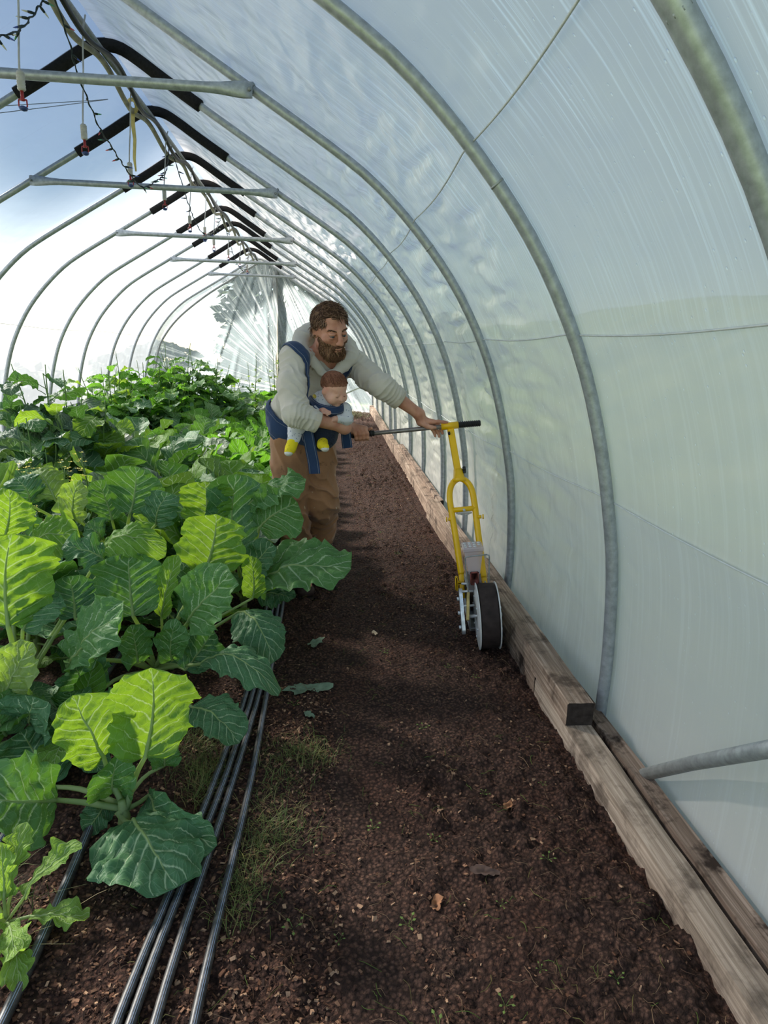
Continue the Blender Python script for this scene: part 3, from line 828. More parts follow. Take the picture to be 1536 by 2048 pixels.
for i, (x, y) in enumerate(spots):
    o = sd if i == 0 else dup(sd)
    o.location = (x, y, float(gz(x, y)) - .002); o.rotation_euler = (0, 0, i * 2.4); s = .34 + .38 * ((i * 37) % 10) / 10; o.scale = (s, s, s)
    tag(o, 'tiny green weed seedling sprouting from the dark soil', 'seedling', 'weed seedlings in the soil')

# --- a few dead leaves
DEAD = simple('dead_leaf_brown', (.30, .14, .07), .75, 0, .2, .3, 50, .4, 90)
GREYL = simple('withered_leaf', (.16, .22, .15), .75, 0, .2, .3, 30, .5, 60)
def dead_leaf(x, y, L, rot, mat, lab, ragged=.25, flat=.35):
    n = 26; P = np.zeros((9, n, 3)); 
    for i in range(9):
        rr = i / 8
        for k in range(n):
            a = 2 * PI * k / n; R = L * (.55 + .45 * math.cos(a) ** 2) * (1 + ragged * float(vnoise(math.cos(a) * 3, math.sin(a) * 3, seed=int(L * 1e4)))) * rr
            P[i, k] = (R * math.cos(a), R * math.sin(a) * .75, flat * L * (rr ** 2) * (.4 + .6 * float(vnoise(math.cos(a) * 2 + 9, math.sin(a) * 2, seed=int(L * 1e4) + 1))) + .004 * float(vnoise(R * 90 * math.cos(a), R * 90 * math.sin(a))) + .004)
    m = MB(); m.grid(P, closed_v=True); o = m.build('fallen_leaf', mat)
    o.location = (x, y, float(gz(x, y)) + .004); o.rotation_euler = (0, 0, rot); tag(o, lab, 'fallen leaf'); return o
dead_leaf(.585, 1.66, .030, .4, DEAD, 'curled rust brown leaf on the soil by the near timber')
dead_leaf(.30, 1.33, .026, 1.2, DEAD, 'small brown curled leaf in the foreground of the path')
dead_leaf(-.05, 2.42, .085, .2, GREYL, 'large withered grey green leaf lying beside the drip hoses', .3, .12)
dead_leaf(-.02, 2.86, .055, 1.0, GREYL, 'smaller withered leaf farther along beside the drip hoses', .4, .2)
dead_leaf(-.04, 2.22, .030, 2.0, GREYL, 'crumpled scrap of green leaf near the drip hoses', .4, .3)
dead_leaf(.27, 2.95, .022, 2.0, simple('tan_leaf', (.42, .33, .22), .7), 'pale tan leaf lying on the shaded path')
dead_leaf(.44, 1.40, .034, 2.8, simple('dark_bark', (.07, .04, .03), .9), 'dark strip of bark on the path in the foreground', .3, .2)

# --- drip hoses
def mat_drip():
    t = NT('black_drip_hose'); uv = t.n('ShaderNodeUVMap').outputs[0]
    sx = t.n('ShaderNodeSeparateXYZ'); t.l(uv, sx.inputs[0])
    def line(c, w):
        return t.math('LESS_THAN', t.math('ABSOLUTE', t.math('SUBTRACT', sx.outputs[0], c)), w)
    ln = t.math('ADD', t.math('ADD', line(.03, .009), line(.09, .009)), line(.53, .009), True)
    nz = t.noise(coord(t), 45, 4, .6).outputs[0]
    dust = t.ramp(nz, [(.36, (.016, .017, .020)), (.55, (.06, .055, .052)), (.75, (.14, .115, .10))]).outputs[0]
    col = t.mixc(t.math('MULTIPLY', ln, .8), dust, srgb(150, 168, 196))
    t.bsdf(col, .42, 0, .5, t.bump(nz, .15, .002)); return t.m
DRIP = mat_drip()
def hose(pts, r, lab, seed, group='drip hoses along the leafy bed'):
    P = catmull([(x, y) for x, y in pts], 140)
    wob = .004
    x = P[:, 0] + wob * vnoise(P[:, 1] * 2.2, 0 * P[:, 1], seed=seed); y = P[:, 1]
    z = gz(x, y, False) + r + .004
    m = MB(); m.tube(np.stack([x, y, z], 1), r, 12)
    o = m.build('drip_hose', DRIP); tag(o, lab, 'hose', group); return o
hose([(-.262, .6), (-.253, 1.06), (-.235, 1.45), (-.218, 1.9), (-.212, 2.35), (-.205, 2.9), (-.19, 4.2), (-.15, 7)], .0115, 'rightmost black drip hose, lying apart from the bundle next to the path', 61)
hose([(-.345, .6), (-.333, 1.06), (-.305, 1.45), (-.272, 1.9), (-.245, 2.35), (-.232, 2.9), (-.22, 4.2), (-.20, 7)], .0115, 'second black drip hose from the path, right side of the bundle', 62)
hose([(-.400, .6), (-.378, 1.06), (-.340, 1.45), (-.300, 1.9), (-.272, 2.35), (-.258, 2.9), (-.25, 4.2), (-.23, 7)], .0115, 'third black drip hose from the path, in the middle of the bundle', 63)
hose([(-.424, .6), (-.405, 1.06), (-.366, 1.45), (-.326, 1.9), (-.298, 2.35), (-.284, 2.9), (-.28, 4.2), (-.26, 7)], .0115, 'fourth black drip hose from the path, left side of the bundle', 64)
hose([(-.640, .6), (-.632, 1.06), (-.645, 1.45), (-.66, 1.9), (-.665, 2.35), (-.67, 2.9), (-.68, 4.2)], .013, 'black drip hose under the leaves, coming out at the lower left corner', 65)
hose([(-.90, .9), (-.885, 1.4), (-.88, 1.9), (-.88, 2.6), (-.9, 4.2)], .012, 'black drip hose at the left edge behind the small lobed weed', 66)
HERO = [
 ('nearest collard plant, with one bright backlit leaf and one big dark drooping leaf', (-0.562, 1.646, 0.040), [
  ((-0.493, 1.660, 0.219), (-0.450, 1.620, 0.515), 0.227, -0.020, 0.10, 0.060, 0.00, 0, 'b'),
  ((-0.616, 1.680, 0.214), (-0.662, 1.640, 0.429), 0.188, 0.020, 0.16, 0.050, 0.00, -15, 'b'),
  ((-0.746, 1.660, 0.090), (-0.864, 1.500, 0.224), 0.243, 0.030, 0.10, 0.050, 0.25, 10, 'm'),
  ((-0.531, 1.620, 0.046), (-0.351, 1.360, 0.061), 0.281, 0.050, -0.10, 0.050, 0.75, 0, 'd'),
  ((-0.503, 1.720, 0.050), (-0.268, 1.500, 0.054), 0.135, 0.050, 0.22, 0.040, 0.50, -45, 'd'),
  ((-0.599, 1.700, 0.078), (-0.556, 1.640, 0.247), 0.126, 0.020, 0.30, 0.050, 0.10, 0, 'm'),
  ((-0.632, 1.720, 0.029), (-0.662, 1.620, 0.006), 0.084, 0.020, 0.10, 0.100, 0.50, 20, 'd'),
  ((-0.848, 1.840, -0.001), (-0.920, 1.860, 0.188), 0.233, -0.030, 0.12, 0.060, 0.20, 0, 'd'),
  ((-0.471, 1.780, 0.108), (-0.455, 1.740, 0.225), 0.090, 0.020, 0.10, 0.060, 0.30, 0, 'm'),
 ]),
 ('second collard plant, behind the brightest leaf, with a leaf drooping over the drip hoses', (-0.673, 2.461, 0.050), [
  ((-0.436, 2.220, 0.215), (-0.145, 2.050, 0.180), 0.151, 0.100, -0.12, 0.070, 0.60, 0, 'd'),
  ((-0.485, 2.260, 0.367), (-0.299, 2.160, 0.595), 0.218, 0.030, 0.12, 0.090, 0.35, 0, 'm'),
  ((-0.464, 2.500, 0.474), (-0.409, 2.500, 0.719), 0.273, -0.020, 0.10, 0.090, 0.10, 0, 'b'),
  ((-0.609, 2.380, 0.334), (-0.529, 2.360, 0.595), 0.095, 0.010, 0.15, 0.120, 0.10, 25, 'b'),
  ((-0.697, 2.320, 0.369), (-0.708, 2.360, 0.603), 0.235, -0.030, 0.14, 0.050, 0.00, 10, 'm'),
  ((-0.849, 2.100, 0.300), (-0.625, 2.020, 0.515), 0.233, 0.030, 0.10, 0.080, 0.50, 0, 'm'),
  ((-0.898, 2.300, 0.372), (-0.929, 2.360, 0.514), 0.199, -0.030, 0.10, 0.050, 0.20, 0, 'd'),
  ((-0.331, 2.500, 0.310), (-0.180, 2.300, 0.178), 0.183, 0.060, -0.15, 0.060, 0.60, 0, 'd'),
  ((-0.445, 2.060, 0.142), (-0.265, 1.920, 0.085), 0.170, 0.040, 0.10, 0.050, 0.65, 0, 'd'),
  ((-0.279, 2.550, 0.349), (-0.280, 2.520, 0.539), 0.094, 0.010, 0.25, 0.100, 0.10, 10, 'b'),
  ((-0.662, 2.220, 0.236), (-0.664, 2.180, 0.399), 0.125, 0.020, 0.20, 0.140, 0.20, 0, 'm'),
  ((-0.542, 2.240, 0.231), (-0.513, 2.200, 0.407), 0.113, 0.030, 0.20, 0.140, 0.30, 0, 'm'),
  ((-0.508, 2.280, 0.165), (-0.394, 2.240, 0.341), 0.172, -0.020, 0.10, 0.050, 0.20, 0, 'd'),
  ((-0.803, 2.120, 0.139), (-0.814, 2.050, 0.307), 0.171, -0.020, 0.10, 0.060, 0.40, 0, 'd'),
 ]),
 ('third collard plant, its long leaf lying out over the path below the trouser legs', (-0.402, 3.208, 0.060), [
  ((-0.306, 2.860, 0.302), (0.126, 2.620, 0.453), 0.334, 0.050, 0.06, 0.090, 0.50, 0, 'm'),
  ((-0.402, 2.920, 0.424), (-0.387, 2.980, 0.787), 0.260, -0.050, 0.12, 0.070, 0.10, 0, 'd'),
  ((-0.531, 2.960, 0.560), (-0.532, 2.980, 0.752), 0.259, -0.020, 0.14, 0.090, 0.10, 0, 'b'),
  ((-0.335, 3.020, 0.630), (-0.069, 2.920, 0.760), 0.205, 0.050, -0.05, 0.100, 0.60, 0, 'm'),
  ((-0.283, 2.950, 0.539), (-0.105, 2.900, 0.673), 0.255, 0.020, 0.10, 0.050, 0.20, 0, 'm'),
  ((-0.276, 2.820, 0.254), (-0.124, 2.720, 0.268), 0.159, 0.020, -0.10, 0.080, 0.60, 0, 'd'),
  ((-0.349, 2.880, 0.329), (-0.218, 2.840, 0.499), 0.161, 0.030, 0.20, 0.080, 0.30, 0, 'd'),
  ((-0.461, 2.860, 0.300), (-0.576, 2.840, 0.416), 0.183, 0.020, 0.10, 0.080, 0.30, 0, 'm'),
 ]),
 ('collard plant at the left edge, a tall leaf above a pale curled leaf', (-1.109, 2.268, 0.060), [
  ((-1.075, 2.180, 0.400), (-1.047, 2.220, 0.716), 0.326, -0.040, 0.10, 0.070, 0.00, 0, 'b'),
  ((-1.106, 2.500, 0.595), (-0.914, 2.460, 0.639), 0.177, 0.050, -0.05, 0.100, 0.35, 0, 'b'),
  ((-1.214, 2.520, 0.625), (-1.171, 2.500, 0.811), 0.172, 0.020, 0.10, 0.100, 0.20, 0, 'b'),
  ((-1.005, 1.980, 0.241), (-0.880, 1.920, 0.454), 0.152, 0.020, 0.15, 0.100, 0.35, 0, 'p'),
  ((-0.846, 2.460, 0.559), (-0.584, 2.420, 0.600), 0.142, 0.090, -0.20, 0.080, 0.45, 0, 'b'),
  ((-0.802, 2.400, 0.551), (-0.947, 2.360, 0.622), 0.130, 0.030, 0.10, 0.120, 0.50, 0, 'd'),
  ((-0.927, 1.940, 0.158), (-0.871, 1.880, 0.295), 0.189, 0.020, 0.10, 0.080, 0.40, 0, 'd'),
  ((-0.996, 1.920, 0.137), (-1.006, 1.880, 0.285), 0.172, 0.020, 0.10, 0.080, 0.40, 0, 'm'),
  ((-1.039, 2.200, 0.371), (-0.958, 2.300, 0.482), 0.161, 0.020, 0.10, 0.080, 0.30, 0, 'd'),
 ]),
 ('collard plant in the second row, holding a broad upright leaf with a white midrib', (-1.122, 3.640, 0.060), [
  ((-0.859, 2.920, 0.613), (-0.842, 3.000, 0.815), 0.227, -0.030, 0.10, 0.090, 0.10, 0, 'm'),
  ((-0.946, 2.940, 0.575), (-1.014, 3.000, 0.747), 0.164, -0.020, 0.10, 0.090, 0.20, 0, 'm'),
  ((-1.078, 2.860, 0.595), (-1.027, 2.820, 0.783), 0.143, 0.030, 0.10, 0.120, 0.50, 0, 'p'),
  ((-0.747, 2.900, 0.563), (-0.684, 2.900, 0.714), 0.158, 0.020, -0.10, 0.100, 0.50, 0, 'd'),
  ((-1.300, 2.950, 0.640), (-1.351, 2.950, 0.765), 0.178, 0.040, -0.10, 0.100, 0.50, 0, 'd'),
  ((-1.210, 3.000, 0.652), (-1.327, 3.100, 0.771), 0.208, 0.040, -0.10, 0.100, 0.50, 0, 'p'),
  ((-0.978, 2.860, 0.504), (-1.015, 2.800, 0.589), 0.132, 0.030, 0.10, 0.120, 0.40, 0, 'd'),
 ]),
]
# ================================================================== leafy crops
def mat_leaf(name, top, top2, trans, vein, tl=.42, rough=.42, nveins=7.0, savoy=.5):
    t = NT(name); uv = t.n('ShaderNodeUVMap').outputs[0]
    sx = t.n('ShaderNodeSeparateXYZ'); t.l(uv, sx.inputs[0]); u, q = sx.outputs[0], sx.outputs[1]
    isl = t.n('ShaderNodeNewGeometry').outputs['Random Per Island']
    nz = t.noise(uv, 5, 3, .6).outputs[0]
    tt = t.math('ABSOLUTE', t.math('MULTIPLY', t.math('SUBTRACT', u, .5), 2.0))       # 0 midrib .. 1 margin
    # side veins curving forward from the midrib
    ph = t.math('SUBTRACT', t.math('MULTIPLY', q, nveins), t.math('MULTIPLY', t.math('POWER', tt, .85), 2.1))
    ph = t.math('ADD', ph, t.math('MULTIPLY', t.math('GREATER_THAN', u, .5), .45))
    ph = t.math('ADD', ph, t.math('MULTIPLY', t.math('SUBTRACT', nz, .5), .35))
    fr = t.math('ABSOLUTE', t.math('SUBTRACT', t.math('FRACT', ph), .5))               # 0 on a vein
    wv = t.math('MULTIPLY', t.math('SUBTRACT', 1.12, tt), .11)
    v1 = t.math('SUBTRACT', 1.0, t.math('DIVIDE', fr, wv), True)
    mid = t.math('SUBTRACT', 1.0, t.math('DIVIDE', tt, t.math('ADD', .02, t.math('MULTIPLY', t.math('SUBTRACT', 1.0, q), .045))), True)
    vo = t.n('ShaderNodeTexVoronoi', feature='DISTANCE_TO_EDGE'); vo.inputs['Scale'].default_value = 11
    t.l(t.mapping(uv, (1, 1.3, 1)), vo.inputs['Vector'])
    v2 = t.math('SUBTRACT', 1.0, t.math('DIVIDE', vo.outputs['Distance'], .035), True)
    veins = t.math('MAXIMUM', mid, t.math('MULTIPLY', v1, .95))
    va = t.math('MAXIMUM', veins, t.math('MULTIPLY', v2, .22))
    col = t.mixc(nz, top, top2)
    col = t.mixc(t.math('MULTIPLY', isl, .55), col, tuple(min(1, c * k) for c, k in zip(top2, (1.15, 1.05, .75))))
    colv = t.mixc(va, col, vein)
    # puffed tissue between the veins
    puff = t.math('ADD', t.math('MULTIPLY', t.math('MINIMUM', fr, .28), 2.0), t.math('MULTIPLY', t.math('MINIMUM', vo.outputs['Distance'], .2), 1.2 * savoy))
    puff = t.math('ADD', puff, t.math('MULTIPLY', t.noise(uv, 16, 3, .6).outputs[0], .5 * savoy))
    nm = t.bump(puff, .55, .012)
    b = t.bsdf(colv, rough + .10, 0, .22, nm)
    trn = t.n('ShaderNodeBsdfTranslucent'); t.l(nm, trn.inputs['Normal'])
    tc = t.mixc(va, t.mixc(nz, trans, tuple(c * .72 for c in trans)), tuple(min(1, c * .75 + .28) for c in trans))
    t.l(tc, trn.inputs[0])
    mx = t.n('ShaderNodeMixShader'); mx.inputs[0].default_value = tl
    t.l(b.outputs[0], mx.inputs[1]); t.l(trn.outputs[0], mx.inputs[2]); t.l(mx.outputs[0], t.out.inputs[0])
    return t.m
VEIN = srgb(186, 208, 164)
LEAF = {
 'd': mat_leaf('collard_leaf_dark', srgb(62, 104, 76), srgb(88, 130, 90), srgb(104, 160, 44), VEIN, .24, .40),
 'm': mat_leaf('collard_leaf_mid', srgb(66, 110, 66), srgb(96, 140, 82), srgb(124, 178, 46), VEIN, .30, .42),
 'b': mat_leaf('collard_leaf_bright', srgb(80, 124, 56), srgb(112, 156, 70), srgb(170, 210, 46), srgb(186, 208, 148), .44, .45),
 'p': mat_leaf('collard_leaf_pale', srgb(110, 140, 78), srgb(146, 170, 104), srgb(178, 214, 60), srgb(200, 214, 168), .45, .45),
 's': mat_leaf('salad_leaf', srgb(62, 116, 42), srgb(94, 148, 56), srgb(134, 200, 46), srgb(170, 205, 120), .45, .4, 5, .8),
 'w': mat_leaf('weed_leaf', srgb(104, 146, 62), srgb(140, 176, 90), srgb(180, 220, 70), srgb(196, 214, 160), .42, .5, 5, .8),
 'g': mat_leaf('bluish_leaf', srgb(64, 92, 80), srgb(98, 122, 102), srgb(120, 165, 45), VEIN, .26, .36),
}
def mat_rib():
    t = NT('pale_green_stem'); b = t.bsdf(srgb(168, 188, 134), .5, 0, .3); tr = t.n('ShaderNodeBsdfTranslucent'); tr.inputs[0].default_value = (*srgb(196, 214, 130), 1)
    m = t.n('ShaderNodeMixShader'); m.inputs[0].default_value = .5; t.l(b.outputs[0], m.inputs[1]); t.l(tr.outputs[0], m.inputs[2]); t.l(m.outputs[0], t.out.inputs[0]); return t.m
STEMM = mat_rib()
STEM2 = simple('green_stem', srgb(92, 122, 62), .55, 0, .3, .2, 25)

def blade(L, W, seed, arch=0., cup=.1, wave=.06, nq=22, nt=17, shape='ovate', tear=0):
    """leaf blade in local coordinates: base at the origin, tip at (0, L, 0), upper face +Z"""
    q = np.linspace(0, 1, nq)[:, None]; t = np.linspace(-1, 1, nt)[None]
    if shape == 'ovate':
        w = (np.clip(q, 0, 1) ** .46) * (np.clip(1 - q, 0, 1) ** .40); w = w / w.max()
        w = w * (1 + .10 * np.sin(q * 9 + seed)) ; w[0] = .05
    elif shape == 'lobed':
        w = .35 + .65 * np.clip((q - .35) / .3, 0, 1); w = w * (np.clip(1 - q, 0, 1) ** .42) * (.62 + .38 * np.abs(np.sin(q * 15))); w[0] = .1
    else:
        w = (np.clip(q, 0, 1) ** .6) * (np.clip(1 - q, 0, 1) ** .55); w = w / w.max(); w[0] = .05
    s = W / 2
    edge = 1 + .11 * vnoise(q * 9 + 0 * t, np.sign(t) * 3 + 0 * q, seed=seed) + .08 * vnoise(q * 24 + 0 * t, np.sign(t) * 3 + 0 * q, seed=seed + 1)
    ww = w * s * (1 + (edge - 1) * np.abs(t))
    x = t * ww
    y = L * q + np.abs(t) * ww * (.28 * (1 - q) - .38 * (q > .0) * (1 - q) ** 3 * 1.2)     # side lobes sweep forward, basal ears fall back
    z = arch * 4 * q * (1 - q) + 0 * t
    z = z + cup * W * np.abs(t) ** 1.6 * w
    at = np.abs(t)
    z = z + wave * W * at ** 1.7 * (np.sin(q * 17 + seed + np.sign(t) * 1.1) * .6 + vnoise(q * 8 + 0 * t, np.sign(t) * 5 + 0 * q, seed=seed + 2) * 1.1 + .5 * vnoise(q * 21 + 0 * t, np.sign(t) * 5 + 0 * q, seed=seed + 7)) * np.minimum(w * 2, 1)
    z = z + .050 * W * vnoise(x / W * 5 + 7, y / W * 5, seed=seed + 3) + .022 * W * vnoise(x / W * 14 + 7, y / W * 14, seed=seed + 4)
    ph = q * 7 - np.abs(t) ** .85 * 2.1 + .45 * (t > 0); fr = np.abs(ph - np.floor(ph) - .5)
    z = z + W * .030 * (np.minimum(fr, .34) - .17) / .17 * np.clip(at * 4, 0, 1) * np.clip(w * 1.5, 0, 1) * (1 - .3 * at)
    # whole blade twists and bends sideways a touch
    bend = .10 * L * math.sin(seed * 1.7); x = x + bend * q * (1 - q) * 2
    tw = .35 * math.sin(seed * 2.3); z = z + tw * x * q
    P = np.stack([x, y, z], 2); UV = np.stack([t * .5 + .5 + 0 * q, q + 0 * t], 2)
    c = nt // 2
    return P, UV, P[:, c].copy()
def frame_from(y, n):
    y = np.asarray(y, float); y = y / np.linalg.norm(y); n = np.asarray(n, float); n = n - y * n.dot(y)
    if np.linalg.norm(n) < 1e-6: n = np.cross(y, (1, 0, 0))
    n = n / np.linalg.norm(n); x = np.cross(y, n); return np.stack([x, y, n], 1)
def rotated(Fm, roll):
    a = math.radians(roll); x, y, n = Fm.T; x2 = x * math.cos(a) + n * math.sin(a); n2 = n * math.cos(a) - x * math.sin(a)
    return np.stack([x2, y, n2], 1)
def quads(nu, nv, off=0):
    ii = (np.arange(nu - 1)[:, None] * nv + np.arange(nv - 1)[None]).ravel() + off
    return np.stack([ii, ii + nv, ii + nv + 1, ii + 1], 1)

def hero_leaf(root, crown, B, T, W, arch, cup, wave, up, roll, mk, seed):
    B, T, crown = np.array(B), np.array(T), np.array(crown)
    L = np.linalg.norm(T - B); mid = (B + T) / 2
    view = np.array([0, 0, 1.36]) - mid; view /= np.linalg.norm(view)
    n = view * (1 - up) + np.array([0, 0, 1]) * up
    F = rotated(frame_from(T - B, n), roll)
    P, UV, ctr = blade(L, W, seed, arch, cup, wave * 1.25, 46, 33)
    P = P @ F.T + B - crown; ctr = ctr @ F.T + B - crown
    lo = fast_mesh('leaf', P.reshape(-1, 3), quads(46, 33), LEAF[mk], root, uv=UV.reshape(-1, 2))
    # petiole and midrib, standing a little proud of the blade on both faces
    c0 = np.array([.012 * math.cos(seed), .012 * math.sin(seed), .02]); b = ctr[0]
    midp = (c0 + b) / 2 + np.array([0, 0, .05 * np.linalg.norm(b - c0)]) - F[:, 2] * .02
    pts = np.vstack([catmull([c0, midp, b], 8)[:-1], ctr[:40:2]])
    n_ = len(pts); tt = np.linspace(0, 1, n_)
    r = np.interp(tt, [0, .25, .4, 1], [.0095, .0065, .0048, .0010]) * (.6 + W * 2.0)
    m = MB(); m.tube(pts, r, 7); m.build('midrib', STEMM, lo)
    return lo
sd_ = 100
for lab, crown, leaves in HERO:
    root = empty('collard_plant', crown); tag(root, lab, 'plant', 'collard plants in the front rows')
    st = MB(); st.tube([(0, 0, -crown[2] - .02), (.004, .003, 0), (.0, .0, .05)], [.019, .017, .010], 9); st.build('stem', STEMM, root)
    for (B, T, W, arch, cup, wave, up, roll, mk, k) in [(*l[:9], i) for i, l in enumerate(leaves)]:
        sd_ += 1; hero_leaf(root, crown, B, T, W, arch, cup, wave, up, roll, mk, sd_)

# ------------------------------------------------ ordinary plants, built once per kind and copied
def leaf_at(az, tilt, pet, L, W, seed, droop=.10, cup=.1, wave=.08, shape='ovate', nq=14, nt=11, z0=0., roll=0):
    """leaf of a rosette: az heading, tilt above horizontal of the stalk (deg)"""
    a, e = az, math.radians(tilt)
    d = np.array([math.cos(a) * math.cos(e), math.sin(a) * math.cos(e), math.sin(e)])
    e2 = e - droop * 3.2; d2 = np.array([math.cos(a) * math.cos(e2), math.sin(a) * math.cos(e2), math.sin(e2)])
    B = np.array([0, 0, z0]) + d * pet
    n = np.array([-math.cos(a) * math.sin(e2), -math.sin(a) * math.sin(e2), math.cos(e2)])
    F = rotated(frame_from(d2, n), roll)
    P, UV, ctr = blade(L, W, seed, droop * L, cup, wave, nq, nt, shape)
    P = P @ F.T + B; ctr = ctr @ F.T + B
    pts = np.vstack([np.linspace([0, 0, z0], B, 4)[:-1], ctr[:int(nq * .8)]])
    r = np.interp(np.linspace(0, 1, len(pts)), [0, .4, 1], [.0075, .0045, .001]) * (.5 + W * 2.2)
    return P, UV, pts, r
def rosette(name, kind, n, mk, seed, hs=.12, size=1.0, joined=False, shape='ovate', wr=.78, tilt0=78, tilt1=12):
    r = random.Random(seed); root = empty(name)
    st = MB(); st.tube([(0, 0, -.03), (.004, 0, hs * .5), (0, 0, hs)], [.018 * size, .016 * size, .010 * size], 8); st.build('stem', STEMM, root)
    V = []; Q = []; U = []; off = 0; mb = MB(); idx = []
    for k in range(n):
        f = (k + .5) / n
        az = k * 2.39996 + r.uniform(-.3, .3); tilt = tilt0 + (tilt1 - tilt0) * f + r.uniform(-10, 10)
        L = size * (.20 + .14 * math.sin(PI * min(1, f * .75 + .25))) * r.uniform(.85, 1.15); W = L * wr * r.uniform(.85, 1.12)
        P, UV, pts, rr = leaf_at(az, tilt, size * r.uniform(.10, .18), L, W, seed * 31 + k, r.uniform(.05, .20), r.uniform(-.05, .18), r.uniform(.06, .11), shape, z0=hs * (.35 + .65 * (1 - f)), roll=r.uniform(-25, 25))
        if joined:
            V.append(P.reshape(-1, 3)); U.append(UV.reshape(-1, 2)); Q.append(quads(14, 11, off)); off += 154; mb.tube(pts, rr, 5)
        else:
            lo = fast_mesh('leaf', P.reshape(-1, 3), quads(14, 11), LEAF[mk if not isinstance(mk, (list, tuple)) else mk[k % len(mk)]], root, uv=UV.reshape(-1, 2))
            m = MB(); m.tube(pts, rr, 6); m.build('midrib', STEMM, lo)
    if joined:
        mks = mk if isinstance(mk, (list, tuple)) else [mk]
        fo = fast_mesh('foliage', np.vstack(V), np.vstack(Q), [LEAF[x] for x in mks], root, uv=np.vstack(U))
        mi = np.repeat(np.arange(n) % len(mks), 13 * 10).astype(np.int32)
        fo.data.polygons.foreach_set('material_index', mi)
        mb.build('leaf_stalks', STEMM, root)
    index_kids(root); return root
near = [rosette('collard_plant', 'c', 11, ['d', 'm', 'd', 'b', 'g'], 3, .16, 1.05), rosette('collard_plant', 'c', 12, ['m', 'd', 'g', 'd', 'b'], 5, .14, 1.1), rosette('collard_plant', 'c', 10, ['d', 'b', 'g', 'm'], 8, .18, 1.0)]
far = [rosette('collard_plant', 'c', 13, ['d', 'g', 'm'], 11, .16, 1.0, True), rosette('collard_plant', 'c', 12, ['g', 'd', 's'], 13, .14, 1.1, True), rosette('collard_plant', 'c', 14, ['m', 'g', 'd', 's'], 17, .2, 1.0, True)]
salad = [rosette('salad_plant', 's', 16, 's', 23, .08, .85, True, 'long', .55, 85, 25), rosette('salad_plant', 's', 15, ['s', 'm'], 29, .08, .8, True, 'ovate', .62, 85, 20)]
used = set()
def put(protos, x, y, s, rz, lab, cat, grp, k, zoff=0.):
    p = protos[k % len(protos)]
    o = p if p.name not in used else dup(p)
    used.add(p.name); o.location = (x, y, float(gz(x, y, False)) + zoff); o.rotation_euler = (0, 0, rz); o.scale = (s, s, s)
    tag(o, lab, cat, grp); return o
r = random.Random(12); k = 0
# middle rows, near enough to show single leaves
for (x, y, s) in [(-.62, 3.35, 1.0), (-1.02, 3.45, 1.05), (-1.45, 3.3, 1.0), (-.42, 3.75, .95), (-.85, 3.95, 1.0), (-1.3, 3.95, 1.1), (-1.72, 3.8, 1.05), (-.55, 4.35, 1.0), (-1.0, 4.5, 1.1),
                  (-1.5, 4.55, 1.1), (-2.05, 4.45, 1.1), (-.75, 4.95, 1.05), (-1.25, 5.1, 1.1), (-1.75, 5.15, 1.1), (-.98, 2.62, .8), (-.62, 2.82, .75), (-1.12, 2.02, .62), (-.82, 2.02, .5), (-1.25, 2.75, .9), (-1.48, 2.55, .8)]:
    put(near, x, y, s, r.uniform(0, 6.28), 'leafy collard plant crowded among its neighbours in the middle rows', 'plant', 'collard plants in the middle rows', k); k += 1
k = 0
for y in np.arange(5.6, 12.6, .55):
    for x in np.arange(-.75, -3.3, -.52):
        if x < -.62 * y - .3: continue
        if x < -1.75 and y > 7.2: continue
        if x > -.95 and y < 9: continue
        put(far, x + r.uniform(-.12, .12), y + r.uniform(-.12, .12), r.uniform(.95, 1.2), r.uniform(0, 6.28), 'dense dark collard plant in the far rows toward the end sheet', 'plant', 'collard plants in the far rows', k); k += 1
k = 0
for y in np.arange(4.7, 9.2, .42):
    for x in (-.42, -.72, -1.0):
        if y < 5.3 and x < -.5: continue
        put(salad, x + r.uniform(-.08, .08), y + r.uniform(-.1, .1), r.uniform(.9, 1.2), r.uniform(0, 6.28), 'bright green salad plant in the strip along the path behind the man', 'plant', 'bright salad plants along the path', k); k += 1

